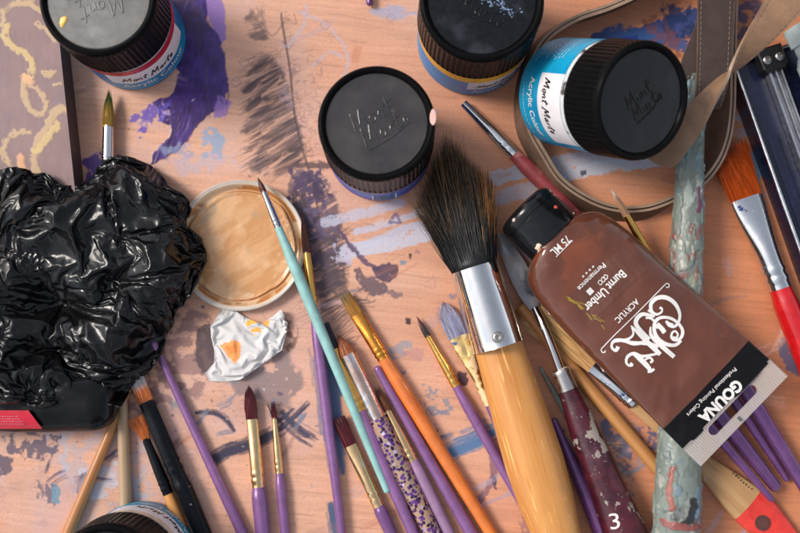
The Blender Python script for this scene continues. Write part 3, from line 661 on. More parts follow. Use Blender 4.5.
# ------------------------------------------------------------------ mauve board with cream swirls (thing; painted on its face)
bv = Canvas(-60, -60, 70, 215, 1.6); ZB = .0125
mau = np.array(C(136, 108, 105)); fx = fbm(bv.X / 30, bv.Y / 24, 4)[..., None]
bv.c[:] = mau * (.84 + .32 * fx) ; bv.c *= (1 + .22 * (fbm(bv.X / 2.2, bv.Y / 18, 6) - .5))[..., None]
a = .35 * sstep(.52, .66, fbm(bv.X / 10, bv.Y / 12, 8)); bv.put((slice(0, bv.h), slice(0, bv.w)), a, C(128, 104, 112))
CR, CR2, PEA = C(206, 176, 118), C(196, 164, 122), C(226, 168, 122)
for pts, w, c in [([(2, 26), (4, 12), (16, 3), (30, 3), (42, 12), (50, 20)], 6, CR2), ([(8, 26), (5, 36), (14, 47), (26, 55), (32, 64), (31, 74), (27, 80)], 7, CR),
                  ([(26, 76), (24, 88), (28, 104), (35, 113), (44, 112), (46, 100), (38, 90), (31, 86)], 6.5, CR2), ([(25, 78), (32, 80)], 8, PEA),
                  ([(66, 108), (54, 114), (47, 128), (38, 140), (34, 160), (38, 176)], 8, CR2), ([(58, 124), (46, 140), (36, 152)], 7, CR),
                  ([(30, 132), (14, 134), (4, 146), (6, 158), (14, 168)], 6, CR2), ([(20, 158), (24, 172), (30, 180)], 6, PEA), ([(12, 182), (6, 172), (0, 176)], 6, CR2),
                  ([(38, 24), (48, 30), (56, 40)], 6, CR2), ([(46, 72), (52, 74)], 9, CR2), ([(54, 86), (60, 84)], 4, CR2), ([(-20, 60), (-40, 90), (-20, 130)], 7, CR)]:
    pts = [(x - .105 * (y - 143), y) for x, y in pts]
    bv.stroke(pts, w, c, .82, .37, 1.4, seed=int(w * 10 + pts[0][0]), amp=3.2, thick=.00012, wet=.2)
V = P(bv.X + .105 * (bv.Y - 143), bv.Y, ZB); V[..., 2] += bv.thick * .8
t = NT("mauve_board_paint"); t.put("Base Color", t.attr("paint")); t.put("Roughness", t.fmix(t.noise(200), .45, .65)); t.bump(t.noise(600), .2, .0002)
brd = empty("painted_board", Matrix.Translation(PV(20, 80, 0)), "mauve painted board with cream swirls at the table corner", "painted board")
inv = brd.matrix_world.inverted()
Vl = V - np.array(brd.location)
grid_mesh("painted_face", Vl[::-1], bv.w, bv.h, t.m, brd, color=bv.c[::-1])
c4 = [Vector([float(q) for q in Vl[i, j]]) for i, j in ((0, 0), (0, -1), (-1, -1), (-1, 0))]
b = MB(); top = [(p.x, p.y, ZB - .0004) for p in c4]; low = [(p.x, p.y, .0002) for p in c4]
b.add(top + low, [(0, 4, 5, 1), (1, 5, 6, 2), (2, 6, 7, 3), (3, 7, 4, 0), (0, 1, 2, 3), (4, 7, 6, 5)])
b.build("board_core", mat("dark_board_edge", C(78, 58, 54), .6, layers=[(C(120, 90, 84), 200, .6, .7)], bumps=(300, .3)), brd, smooth=False)

# ------------------------------------------------------------------ plastic lid used as a palette, gold paint dried inside
pc = PV(242, 246, 0); RO = mm(65.5)
pal_o = empty("paint_palette", Matrix.Translation(pc), "round translucent plastic lid full of dried gold beige paint", "paint palette")
l = MB(); l.lathe([(0, .0004), (RO * .86, .0004), (RO * .92, .0005), (RO * .945, .0036), (RO * .955, .0043), (RO * .985, .0046), (RO, .0042), (RO * 1.0, .0034), (RO * .985, .0001), (0, .0001)][::-1], 128)
t = NT("cloudy_plastic_rim")
t.put("Base Color", t.mix(t.ramp(t.noise(130, detail=5), .42, .62), C(222, 212, 200), t.mix(t.ramp(t.noise(260, off=5), .4, .6), C(214, 180, 140), C(226, 206, 178))))
t.put("Roughness", .25); t.b.inputs["Transmission Weight"].default_value = .25; t.b.inputs["Coat Weight"].default_value = .4
l.build("lid", t.m, pal_o)
nr, nt = 130, 420
r = np.linspace(0, 1, nr)[:, None]; th = np.linspace(0, 2 * np.pi, nt, endpoint=False)[None, :]
rr = r * RO * .957; xx = rr * np.cos(th); yy = rr * np.sin(th)
U, W = (xx * .8 + yy * .6) * 1000, (-xx * .6 + yy * .8) * 1000
U2, W2 = U + 3 * fbm(U / 8, W / 8, 2), W + 4 * (fbm(U / 9, W / 9, 3) - .5)
s1 = fbm(U2 / 22, W2 / 1.6, 4); s2 = fbm(U / 11, W / 9, 8); ring = fbm(np.cos(th) * 1.6 + 9, np.sin(th) * 1.6 + r, 12)
z = .0011 + .0006 * s2 + .00008 * s1 + .0010 * sstep(.80, .86, r + .10 * (ring - .5)) * ring - .0008 * sstep(.865, .89, r + .10 * (ring - .5)) + .0030 * sstep(.90, 1.0, r)
c = np.array(C(202, 145, 92)) * np.ones((nr, nt, 1))
def lay(a, col):
    global c
    a = np.broadcast_to(a, (nr, nt))[..., None]; c = c * (1 - a) + np.array(col) * a
lay(.35 * sstep(.45, .7, s1), C(228, 180, 132)); lay(.55 * sstep(.5, .66, s2), C(226, 182, 138)); lay(.45 * sstep(.55, .7, fbm(U / 13, W / 10, 61)), C(196, 142, 92))
lay(.40 * sstep(.64, .72, fbm(U2 / 7, W2 / 5, 35)), C(164, 150, 122)); lay(.35 * sstep(.62, .7, fbm(U2 / 4, W2 / 2.4, 37)) * sstep(.3, .8, r), C(240, 212, 180))
q_ = .5 + .5 * np.cos(th - R(120)); e = r + .10 * (ring - .5)
lay(.75 * sstep(.855, .872, e) * sstep(.905, .88, e) * sstep(.35, .6, fbm(np.cos(th) * 2.5 + 3, np.sin(th) * 2.5, 19)), C(158, 98, 44))
lay(.8 * sstep(.885, .91, e), C(222, 190, 152)); lay(.9 * sstep(.89, .92, e) * sstep(.42, .56, fbm(np.cos(th) * 3.5, np.sin(th) * 3.5 + r * 3, 23)), C(176, 108, 42))
lay(.85 * sstep(.955, .99, r), C(222, 206, 188))
t = NT("gold_beige_paint"); t.put("Base Color", t.attr("paint")); t.put("Roughness", t.fmix(t.noise(150), .14, .42)); 
t.b.inputs["Coat Weight"].default_value = .25; t.bump(t.noise(260, (1, 1, 1), 5), .10, .0003)
grid_mesh("dried_paint", np.stack([xx * np.ones_like(z), yy * np.ones_like(z), z], -1), nt, nr, t.m, pal_o, closed_u=True, color=c)
# ------------------------------------------------------------------ lettering
def font_mesh(body, bold=0.0, shear=0.0):
    """built-in font -> 2D verts (unit height, centred) and faces"""
    cu = bpy.data.curves.new("t", 'FONT'); cu.body = body; cu.size = 1.0; cu.shear = shear; cu.offset = bold; cu.resolution_u = 3
    ob = bpy.data.objects.new("t", cu); COL.objects.link(ob)
    bpy.context.view_layer.update()
    me = bpy.data.meshes.new_from_object(ob.evaluated_get(bpy.context.evaluated_depsgraph_get()))
    v = np.array([(p.co.x, p.co.y) for p in me.vertices]); fc = [tuple(p.vertices) for p in me.polygons]
    bpy.data.objects.remove(ob); bpy.data.curves.remove(cu); bpy.data.meshes.remove(me)
    mn, mx = v.min(0), v.max(0)
    return (v - (mn + mx) / 2) / (mx - mn), fc                     # both axes scaled to 1

HAND = {                                                            # a hand-drawn signature alphabet: strokes in a unit box
 'M': (.95, [[(0, -.05), (.10, .55), (.16, 1.0), (.28, .55), (.38, .22), (.52, .62), (.70, 1.05), (.72, .5), (.78, 0)]]),
 'o': (.42, [[(.20, .48), (.04, .34), (.06, .08), (.22, .02), (.34, .20), (.28, .44), (.20, .48), (.40, .42)]]),
 'n': (.50, [[(.02, .46), (.06, .02)], [(.06, .26), (.20, .46), (.32, .40), (.34, .05), (.46, .04)]]),
 't': (.42, [[(.20, 1.0), (.14, .5), (.12, .06), (.30, .02)], [(-.06, .60), (.42, .72)]]),
 'a': (.48, [[(.32, .42), (.14, .46), (.04, .20), (.14, .02), (.28, .12), (.34, .44)], [(.34, .44), (.34, .06), (.46, .04)]]),
 'r': (.38, [[(.04, .46), (.08, .02)], [(.08, .26), (.20, .44), (.36, .44)]]),
 'e': (.42, [[(.04, .22), (.26, .26), (.28, .44), (.12, .46), (.04, .22), (.12, .02), (.36, .10)]]),
}
def hand(word, x=0.0, y=0.0, k=1.0):
    out = []
    for ch in word:
        if ch == ' ': x += .35 * k; continue
        w, st = HAND[ch]
        for s_ in st: out.append(smooth_path([(x + px * k, y + py * k) for px, py in s_], 5))
        x += (w + .06) * k
    return out, x
def ribbon2(path, w):
    """2D path -> flat ribbon verts, faces"""
    p = np.asarray(path); d = np.gradient(p, axis=0); n = np.stack([-d[:, 1], d[:, 0]], -1); n /= (np.linalg.norm(n, axis=1)[:, None] + 1e-9)
    ww = np.asarray(w) if hasattr(w, '__len__') else np.full(len(p), w)
    a = p + n * ww[:, None] / 2; b = p - n * ww[:, None] / 2
    v = np.concatenate([a, b]); m = len(p)
    return v, [(i, m + i, m + i + 1, i + 1) for i in range(m - 1)]

# ------------------------------------------------------------------ acrylic jars
def blue_label(name, a, b):
    t = NT(name)
    f = t.ramp(t.noise(55, (1, 1, 1.2), 3), .42, .60)
    c = t.mix(f, a, b)
    c = t.mix(t.ramp(t.noise(600, off=4), .72, .76), c, C(220, 220, 215))
    t.put("Base Color", c); t.put("Roughness", .36); t.b.inputs["Specular IOR Level"].default_value = .3; t.b.inputs["Specular Tint"].default_value = (.45, .45, .45, 1)
    return t.m
M['label_teal'] = blue_label("blue_label_print", C(20, 128, 172), C(22, 150, 190))
M['label_deep'] = blue_label("deep_blue_label_print", C(14, 96, 150), C(24, 142, 182))
M['label_pale'] = blue_label("pale_blue_label_print", C(14, 122, 190), C(44, 136, 186))
M['label_royal'] = blue_label("royal_blue_label_print", C(10, 62, 176), C(26, 116, 196))
M['panel'] = mat("white_label_paper", C(222, 216, 218), .4, var=.04, layers=[(C(180, 170, 165), 200, .68, .74)])
M['pot'] = mat("pot_plastic", C(196, 200, 200), .35, layers=[(C(60, 55, 52), 190, .60, .66), (C(240, 235, 228), 240, .64, .68)])

def jar(label, pos, rot, Rj, h, hb, lab_mat, band_col, theta0, disc_mat, lid_text_rot, panel_span, band=True, disc_r=.86, text_w=.54, rim_mat=None, ring=.0022, extra=None, small_rows=False, splash=None, sig=.62, bandw=.0046):
    mw = Matrix.Translation(pos) @ rot
    root = empty("paint_jar", mw, label, "paint jar", "acrylic paint jars with black screw caps")
    b = MB(); b.lathe([(0, .0), (Rj * .90, .0), (Rj * .95, .0012), (Rj * .970, hb - .001), (Rj * .90, hb + .002), (Rj * .90, hb + .004), (0, hb + .004)], 96)
    b.build("body", M['pot'], root)
    # label: rows of one wrapped sheet; colour band below the cap, white panel, blue ground
    rl = Rj * .978; z0, z1 = .0016, hb - ring
    zb = z1 - (bandw if band else 0.0); zp0 = z0 + (zb - z0) * .46
    L = MB(); n = 144
    rows = [z0, zp0 - .00002, zp0, zb, z1]
    Vv = [(rl * math.cos(2 * math.pi * k / n), rl * math.sin(2 * math.pi * k / n), z) for z in rows for k in range(n)]
    L.v = Vv
    for i in range(len(rows) - 1):
        for k in range(n):
            a = i * n + k; c = i * n + (k + 1) % n
            ang = (2 * math.pi * (k + .5) / n - theta0 + math.pi) % (2 * math.pi) - math.pi
            mi = 0
            if i == 3 and band: mi = 1
            elif i in (2, 3) and abs(ang) < panel_span / 2: mi = 2
            L.f.append((a, c, c + n, a + n)); L.m.append(mi)
    def wrap(u, z, dr): return ((rl + dr) * math.cos(theta0 + u / rl), (rl + dr) * math.sin(theta0 + u / rl), z)
    # signature on the white panel
    st, wd = hand("Mont Marte"); k = min(panel_span * rl * .80 / wd, (zb - zp0) * .72) * sig / .8; ush = panel_span * rl * .07; zc = zp0 + (zb - zp0) * .24
    for p in st:
        v, fc = ribbon2([((x - wd / 2 + .22 * y) * k - ush, zc + y * k * .92) for x, y in p], .15 * k)
        L.add([wrap(u, z, .00012) for u, z in v], fc, 3)
    v, fc = ribbon2([(-.30 * wd * k - ush, zc - .0007), (-ush, zc - .0006), (.36 * wd * k - ush, zc - .0001)], .07 * k); L.add([wrap(u, z, .00012) for u, z in v], fc, 3)
    # printed words on the blue ground
    v, fc = font_mesh("Acrylic Colour", .012)
    tw = panel_span * rl * .80; th_ = min((zp0 - z0) * .50, tw * .16); zc = z0 + (zp0 - z0) * .60
    L.add([wrap(x * tw - .001, zc + y * th_, .0001) for x, y in v], fc, 4)
    q = np.random.default_rng(int(abs(theta0) * 100) + 3)
    def dashes(u0, u1, z, hgt):
        u = u0
        while u < u1:
            w = q.uniform(.0006, .0018); L.add([wrap(u + (0 if e in (0, 3) else w), z + (0 if e < 2 else hgt), .0001) for e in range(4)], [(0, 1, 2, 3)], 5); u += w + .0005
    dashes(-tw * .45, tw * .42, z0 + (zp0 - z0) * .22, .0005)
    if small_rows:
        for i in range(9): dashes(-tw * .5 - .024, -tw * .5 - .024 + q.uniform(.011, .016), z0 + .004 + i * .0019, .00055)
    if extra: extra(L, wrap, z0, zb)
    L.build("label", [lab_mat, mat("label_band", band_col, .32, var=.04), M['panel'], M['black_print'], M['white_print'], mat("fine_print", C(150, 196, 214), .4, var=.02)], root, angle=60)
    # cap: knurled skirt, raised rim; inset top plate with the embossed signature as its part
    zc0 = hb - .0005
    def mod(a, r, z):
        if zc0 + .0012 < z < h - .0030: return r - .00042 * sstep(-.1, .5, math.cos(a * 66))
        return r
    c = MB()
    c.lathe([(Rj * .93, zc0), (Rj * .985, zc0), (Rj, zc0 + .0008), (Rj, zc0 + .0016), (Rj * .997, zc0 + .002), (Rj * .985, h - .0040), (Rj * .985, h - .0032), (Rj * .985, h - .0026), (Rj * .97, h - .0010), (Rj * .945, h - .0002), (Rj * .92, h),
             (Rj * .90, h - .0002), (Rj * disc_r * 1.01, h - .0016), (Rj * disc_r, h - .0020), (0, h - .0021)], 528, 0, mod)
    cp = c.build("cap", M['black_cap'], root, angle=50)
    d = MB(); rd = Rj * disc_r * .995
    d.lathe([(rd, h - .0020), (rd * .985, h - .00165), (rd * .6, h - .00158), (0, h - .00155)], 96)
    zt = h - .0016
    s1, w1 = hand("Mont"); s2, w2 = hand("Marte", .15, -1.02); kk = Rj * text_w / 3.0 * 1.5
    cr, sr = math.cos(lid_text_rot), math.sin(lid_text_rot)
    for p in s1 + s2 + [smooth_path([(.2, -1.30), (1.6, -1.22), (2.9, -.85), (2.2, -.92)], 6)]:
        pts = [((x - 1.25) * kk, (y + .15) * kk) for x, y in p]
        d.tube([(x * cr - y * sr, x * sr + y * cr, zt + .00006) for x, y in pts], .00027, 8)
    if splash: splash(d, zt)
    d.build("lid_plate", disc_mat, cp, angle=35)
    return root

ID = Matrix.Identity(4)
def base_of(px, py): return PV(px, py, 0)
def disc(name, col, rough, layers): return mat(name, col, rough, spec=.3, coat=.04, layers=layers, rough_var=.16)
D1 = disc("grey_sheen_dusty_lid", C(120, 117, 113), .26, [(C(136, 133, 129), 90, .48, .72), (C(172, 160, 140), 420, .68, .74), (C(104, 101, 98), 60, .5, .8)])  # black lid: reflected sky put into the grey base, plus dust specks
D2 = disc("dark_sky_sheen_lid", C(54, 52, 53), .15, [(C(70, 67, 65), 60, .42, .74), (C(120, 104, 84), 60, .64, .78), (C(170, 165, 160), 700, .74, .77)])  # black lid: sky and beige reflections put into its colours
D3 = disc("black_lid_with_blue_scum", C(14, 15, 18), .22, [(C(44, 46, 52), 80, .5, .7), (C(170, 176, 186), 620, .73, .76)])
D4 = disc("black_lid_plain", C(8, 8, 9), .24, [(C(26, 26, 27), 90, .5, .7), (C(150, 145, 140), 700, .76, .78)])
JR = .0222
def peel(d, zt):                                                    # yellow paint drip on the grey lid
    pass
# jar with the red band, top left
j1 = jar("paint jar with a red band and a dusty black lid greyed by painted sky sheen beside the mauve board", base_of(135, 40), ID, .0225, .0500, .0285, M['label_deep'], C(178, 22, 34), R(-52), D1, R(196), R(104), text_w=.60)
dr = MB(); pts = [(-.0012, .0005), (.0008, .0012), (.0016, .0002), (.0010, -.0012), (-.0002, -.0030), (-.0010, -.0034), (-.0016, -.0016)]
dr.add([(x - .0128, y - .0078, .04845) for x, y in pts] + [(x * .7 - .0128, y * .7 - .0078, .0489) for x, y in pts], [tuple(range(6, -1, -1)), tuple(range(7, 14))] + [(i, (i + 1) % 7, 7 + (i + 1) % 7, 7 + i) for i in range(7)])
dr.build("yellow_drip", mat("yellow_paint", C(236, 186, 84), .35), [c for c in j1.children if c.name.startswith("cap")][0])
# centre jar: barcode block low on the blue wrap
def barcode(L, wrap, z0, zb):
    u0 = rl_off = -.0022 - .0; a = R(-84) - R(100)
    rl = JR * .978; uc = a * rl
    L.add([wrap(uc + x, z, .0001) for x, z in ((-.0050, z0 + .001), (.0050, z0 + .001), (.0050, z0 + .012), (-.0050, z0 + .012))], [(0, 1, 2, 3)], 2)
    x = -.0042
    q = np.random.default_rng(5)
    while x < .004:
        w = q.choice([.0002, .0004, .0006]); L.add([wrap(uc + x + (0 if e in (0, 3) else w), (z0 + .003 if e < 2 else z0 + .0112), .0002) for e in range(4)], [(0, 1, 2, 3)], 3); x += w + q.choice([.0002, .0004])
j2 = jar("paint jar with a black lid tinted with painted sky sheen standing alone above the splayed black bristles", base_of(379.5, 150), ID, JR, .0500, .0235, M['label_royal'], C(16, 44, 108), R(100), D2, R(27), R(110), extra=barcode, text_w=.60)
pk = MB(); n = 16
pk.add([(.0208 + .0012 * math.cos(2 * math.pi * k / n), .0020 + .0032 * math.sin(2 * math.pi * k / n), .0497 + (.0006 if k < 0 else 0)) for k in range(n)] + [(.0209 + .0010 * math.cos(2 * math.pi * k / n), .0020 + .0028 * math.sin(2 * math.pi * k / n), .0504) for k in range(n)],
       [tuple(range(n, 2 * n))] + [(i, (i + 1) % n, n + (i + 1) % n, n + i) for i in range(n)])
pk.build("pink_smear", mat("pink_paint", C(226, 180, 168), .45), [c for c in j2.children if c.name.startswith("cap")][0])
# jar with the yellow band
def scum(d, zt):
    q = np.random.default_rng(9)
    for k in range(330):                                            # dried pale-blue paint crust round the signature
        an = q.uniform(0, 6.3); L_ = q.normal(0, .36)
        x = JR * (-.10 + L_ * .9) + q.normal(0, .0016); y = JR * (.18 - .55 * L_) + q.normal(0, .0014); rr_ = q.uniform(.00008, .0004)
        if math.hypot(x, y) > JR * .8: continue
        m = 6; s0 = q.uniform(.4, 1.8)
        d.add([(x + rr_ * s0 * math.cos(6.283 * i / m), y + rr_ * math.sin(6.283 * i / m), zt + .00003) for i in range(m)] + [(x, y, zt + .00018)], [(i, (i + 1) % m, m) for i in range(m)], 1)
j3 = jar("paint jar with a yellow band, its black lid crusted with pale blue paint", base_of(472, 42), ID, .0238, .0500, .0270, M['label_pale'], C(232, 166, 12), R(-58), [D3, mat("pale_blue_crust", C(128, 150, 186), .5)], R(-29), R(80), splash=scum, bandw=.0066, ring=.0010)
j5 = jar("paint jar cut off by the bottom edge, beside two black paintbrushes", base_of(143, 555), ID, .0225, .0500, .0285, M['label_teal'], C(206, 184, 164), R(66), D4, R(180), R(90))
# leaning jar: axis from base to lid tilted about 32 degrees towards the lower right
lc = PV(645, 102, .0545); bc = PV(561, 92, .0120)
ax = (lc - bc).normalized(); camv = (Vector((0, 0, CAM_H)) - bc).normalized()
xa = (camv - ax * camv.dot(ax)).normalized(); ya = ax.cross(xa)
rot = Matrix((xa, ya, ax)).transposed().to_4x4()
j4 = jar("paint jar tipped on its edge, turquoise label and black cap, leaning beside the leather strap", bc, rot, JR, .0505, .0315, M['label_teal'], C(200, 196, 190), R(24), D4, R(-140), R(84), band=False, ring=.0030, sig=.72, small_rows=True, text_w=.46)
lowz = min((j4.matrix_world @ Vector((JR * .95 * math.cos(a * .1), JR * .95 * math.sin(a * .1), 0))).z for a in range(63))
print("jar lean lowest", lowz, "len", (lc - bc).length)
# ------------------------------------------------------------------ paintbrushes
def axis_matrix(a, b):
    x = (b - a).normalized(); z = Vector((0, 0, 1)); z = (z - x * z.dot(x)).normalized(); y = z.cross(x)
    m = Matrix((x, y, z)).transposed().to_4x4(); m.translation = a
    return m

def bristle_mat(name, root_c, tip_c, x_tip, x_root, wet=.45, mid=None):
    """hair colour running from the paint-loaded tip to the clean root along the brush"""
    t = NT(name)
    sx = t.n.new("ShaderNodeSeparateXYZ"); t.l.new(t.coord(), sx.inputs[0])
    nz = t.n.new("ShaderNodeMath"); nz.operation = 'MULTIPLY_ADD'; t.l.new(t.noise(260, (.4, 1, 1), 4), nz.inputs[0]); nz.inputs[1].default_value = (x_root - x_tip) * .7; t.l.new(sx.outputs[0], nz.inputs[2])
    k = (x_root - x_tip)
    f = t.ramp(nz.outputs[0], x_tip + k * (wet + .15), x_tip + k * (wet + .55))
    c = t.mix(f, tip_c, root_c)
    if mid: c = t.mix(t.ramp(t.noise(200, (.3, 1, 1), 4, off=8), .5, .62), c, mid)
    st = t.ramp(t.noise(1600, (.05, 1, 1), 3, off=5), .3, .75)
    c2 = t.n.new("ShaderNodeMix"); c2.data_type = 'RGBA'; c2.blend_type = 'MULTIPLY'; t.l.new(st, c2.inputs[0]); t.l.new(c, c2.inputs[6]); c2.inputs[7].default_value = (.5, .46, .44, 1)
    t.put("Base Color", c2.outputs[2]); t.put("Roughness", .42); t.bump(t.noise(1900, (.04, 1, 1), 3, off=5), .6, .0003)
    return t.m

BR_GROUP = "loose artist paintbrushes lying on the table"
def brush(label, tip, f0, f1, end, z0, z1, wb, wf0, wf1, wh, we, style='round', root_c=(.1, .05, .03), tip_c=None, wet=.3, mid=None,
          ferrule='gold', handle='purple', flat=.42, hairs=70, splay=.0, bulge=.3, neck=None, ring_mat=None, thick=1.0, name="paint_brush", cat="paintbrush", crimp=True,
          hflat=1.0, bare=False, group=BR_GROUP, seed=None, tipped=None):
    a, b = PV(*tip, z0), PV(*end, z1)
    Mx = axis_matrix(a, b); L = (b - a).length; inv = Mx.inverted()
    def X(p):
        # station along the axis for a photo pixel
        t_ = 0.5
        for _ in range(4):
            w = PV(*p, a.z + (b.z - a.z) * t_); t_ = max(0, min(1, (w - a).dot((b - a)) / L / L))
        return t_ * L
    x0, x1 = X(f0), X(f1); zm = (z0 + z1) / 2; k = mm(1.0, zm)
    wb, wf0, wf1, wh, we = [q * k / 2 for q in (wb, wf0, wf1, wh, we)]
    root = empty(name, Mx @ Matrix.Translation((x1, 0, 0)), label, cat, group)
    o = -x1
    q = np.random.default_rng(seed if seed is not None else int(abs(tip[0] * 7 + tip[1] * 3)))
    # bristles
    if not bare:
        bz = lambda ry: min(ry, max(wf0 * flat, .0007)) if style in ('flat', 'filbert') else ry
        secs = []; N = 14
        for i in range(N + 1):
            t_ = i / N                                              # 0 tip .. 1 root
            if style == 'round': ry = wf0 * (1 + bulge * math.sin(math.pi * t_)) * (t_ ** .7) + .00008
            elif style == 'filbert': ry = (wf0 + (wb - wf0) * math.sin(math.pi * (1 - t_) * .62)) * min(1, math.sqrt(max(0, t_ * 2.4 * (1 - t_ * .6)))) if t_ < .7 else (wf0 + (wb - wf0) * math.sin(math.pi * (1 - t_) * .62))
            else: ry = wb + (wf0 - wb) * t_
            rz = (wf0 * (1 + bulge * math.sin(math.pi * t_)) * (t_ ** .7) if style == 'round' else max(.00012, wf0 * flat * (t_ ** .6)))
            ry = max(ry, .0001)
            secs.append((o + x0 * t_ * (1.0 if i else 1.0) + (0 if i < N else .0006), ry, max(min(rz, wf0), .0001)))
        bm_ = MB(); bm_.loft(secs, 28)
        def prof(t_):
            i = min(N - 1, int(t_ * N)); g = t_ * N - i
            return secs[i][1] * (1 - g) + secs[i + 1][1] * g, secs[i][2] * (1 - g) + secs[i + 1][2] * g
        for h in range(hairs):
            u = q.uniform(-1, 1); sgn = 1 if q.random() < .8 else -1; pts = []; rad = []
            tl = q.uniform(-.10, .22) + (abs(u) ** 2 * .12 if style == 'filbert' else 0); dy = q.normal(0, 1) * splay * wf0 + u * splay * wb
            for s_ in range(6):
                t_ = 1 - (1 - tl) * s_ / 5; tt = max(.02, t_); ry, rz = prof(min(1, tt))
                v = u * ry * .97; zz = sgn * rz * math.sqrt(max(0, 1 - min(1, abs(u) * .97) ** 2))
                g = (s_ / 5) ** 2
                pts.append((o + x0 * t_, v + dy * g, zz + sgn * .00012 * g * q.uniform(0, 1) * (1 + 8 * splay))); rad.append(.00011 * (1 - .75 * s_ / 5))
            bm_.tube(pts, rad, 3)
        bm_.build("bristles", bristle_mat("bristle_hair", root_c, tip_c or root_c, o, o + x0, wet, mid), root, angle=70)
    # ferrule
    fm = MB(); lf = x1 - x0; secs = []
    for i in range(31):
        t_ = i / 30; e = min(1, t_ / .72); e = e * e * (3 - 2 * e)
        ry = wf0 + (wf1 - wf0) * e
        rz0 = wf0 * flat if style in ('flat', 'filbert') else wf0
        rz = rz0 + (min(wf1, wf1) * thick - rz0) * e
        if crimp:
            for c0 in (.80, .90):
                g = 1 + .09 * math.exp(-((t_ - c0) / .022) ** 2) - .05 * math.exp(-((t_ - c0 - .045) / .018) ** 2); ry *= g; rz *= g
        secs.append((o + x0 + lf * t_, ry, rz))
    secs.insert(0, (o + x0 + .0001, secs[0][1] * .86, secs[0][2] * .86))
    fm.loft(secs, 32); fm.build("ferrule", M[ferrule] if isinstance(ferrule, str) else ferrule, root, angle=50)
    # handle
    hm = MB(); lh = L - x1; secs = []; nk = (neck * k / 2) if neck else None
    for i in range(41):
        t_ = i / 40; r = wf1 * .97
        if nk:
            if t_ < .3: e = sstep(0, .3, t_); r = r + (nk - r) * e
            else: e = sstep(.3, .75, t_); r = nk + (wh - nk) * e
            if t_ > .75: r = wh + (we - wh) * sstep(.75, 1, t_)
        else:
            if t_ < .16: r = r + (wh - r) * sstep(0, .16, t_)
            else: r = wh + (we - wh) * ((t_ - .16) / .84) ** 1.3
        secs.append((o + x1 - .0003 + (lh - we * .9) * t_ if t_ < 1 else o + L - we * .9, float(r), float(r) * hflat))
    for g in (.25, .5, .72, .88, .97, 1.0): secs.append((o + L - we * .9 + we * .9 * g, we * math.sqrt(max(.0004, 1 - g * g)), we * hflat * math.sqrt(max(.0004, 1 - g * g))))
    hm.loft(secs, 28)
    if tipped:                                                      # dipped end: faces beyond a station take the second colour
        xs = o + X(tipped[0]); mats = [M[handle], tipped[1]]
        hm.m = [1 if sum(hm.v[j][0] for j in f) / len(f) > xs else 0 for f in hm.f]
        hm.build("handle", mats, root, angle=60)
    else: hm.build("handle", M[handle] if isinstance(handle, str) else handle, root, angle=60)
    root["_L"] = L; root["_o"] = o; del root["_L"]; del root["_o"]
    return root

MAROON, MAROON_D = C(104, 30, 40), C(88, 26, 34)
BRN = C(150, 84, 48)
brush("thin brush with a mint green handle resting across the palette lid rim", (258, 178), (263, 191), (279, 227), (388, 493), .0095, .0046, 5, 5.5, 8, 11.5, 7, 'round', C(96, 50, 36), C(60, 36, 34), ferrule='silver', handle='teal', hairs=16)
brush("purple brush with gold ferrule passing under the mint green handle", (302, 214), (307, 252), (315, 309), (346, 566), .0050, .0026, 8, 8, 9, 11.5, 8, 'round', C(90, 50, 40))
brush("orange-handled flat brush with golden hair lying on the grey feather print", (344, 294), (352, 317), (380, 361), (500, 548), .0030, .0030, 12, 13, 13, 14.5, 12, 'flat', C(176, 124, 52), C(140, 110, 66), ferrule='gold_orange', handle='orange', crimp=True)
brush("purple brush with dark navy tip and gold ferrule, left of the clear glitter brush", (323, 324), (335, 349), (361, 411), (420, 548), .0032, .0034, 12, 12, 13.5, 15, 11, 'flat', C(40, 40, 52), C(36, 38, 50), ferrule='gold')

# glitter-handled brush
t = NT("clear_acrylic_with_glitter")
vo = t.n.new("ShaderNodeTexVoronoi"); t.l.new(t.coord(), vo.inputs["Vector"]); vo.inputs["Scale"].default_value = 720; vo.inputs["Randomness"].default_value = 1
sc_ = t.n.new("ShaderNodeSeparateColor"); t.l.new(vo.outputs["Color"], sc_.inputs[0])
flake = t.n.new("ShaderNodeMath"); flake.operation = 'MULTIPLY'
t.l.new(t.ramp(vo.outputs["Distance"], .64, .54), flake.inputs[0]); t.l.new(t.ramp(sc_.outputs[0], .24, .28), flake.inputs[1])
clear = t.mix(t.ramp(t.noise(140, (.4, 1, 1), 3), .4, .62), C(196, 154, 126), C(168, 146, 132))
fl = t.mix(t.ramp(sc_.outputs[1], .35, .6), C(48, 20, 62), t.mix(t.ramp(sc_.outputs[2], .86, .9), C(104, 56, 132), C(210, 190, 224)))
t.put("Base Color", t.mix(flake.outputs[0], clear, fl)); t.put("Metallic", t.fmix(flake.outputs[0], 0.0, .5)); t.put("Roughness", t.fmix(flake.outputs[0], .12, .3))
t.put("Transmission Weight", t.fmix(flake.outputs[0], .25, 0.0)); t.b.inputs["Coat Weight"].default_value = .6; t.b.inputs["Coat Roughness"].default_value = .05
M['glitter'] = t.m
brush("clear-handled brush full of purple glitter with a shiny copper ferrule", (339, 336), (349, 354), (378, 418), (441, 552), .0040, .0042, 14, 17, 17.5, 19.5, 17, 'round', C(176, 104, 62), C(120, 60, 40), ferrule='copper', handle='glitter', crimp=False, bulge=.05)
brush("pale purple brush with frayed brown hair and dull gold ferrule, right of the glitter brush", (377, 389), (389, 409), (416, 459), (457, 550), .0028, .0030, 12, 8, 12, 13.5, 11, 'round', C(120, 66, 36), C(70, 36, 30), ferrule='gold_pale', handle='purple_pale', splay=.45, hairs=60)
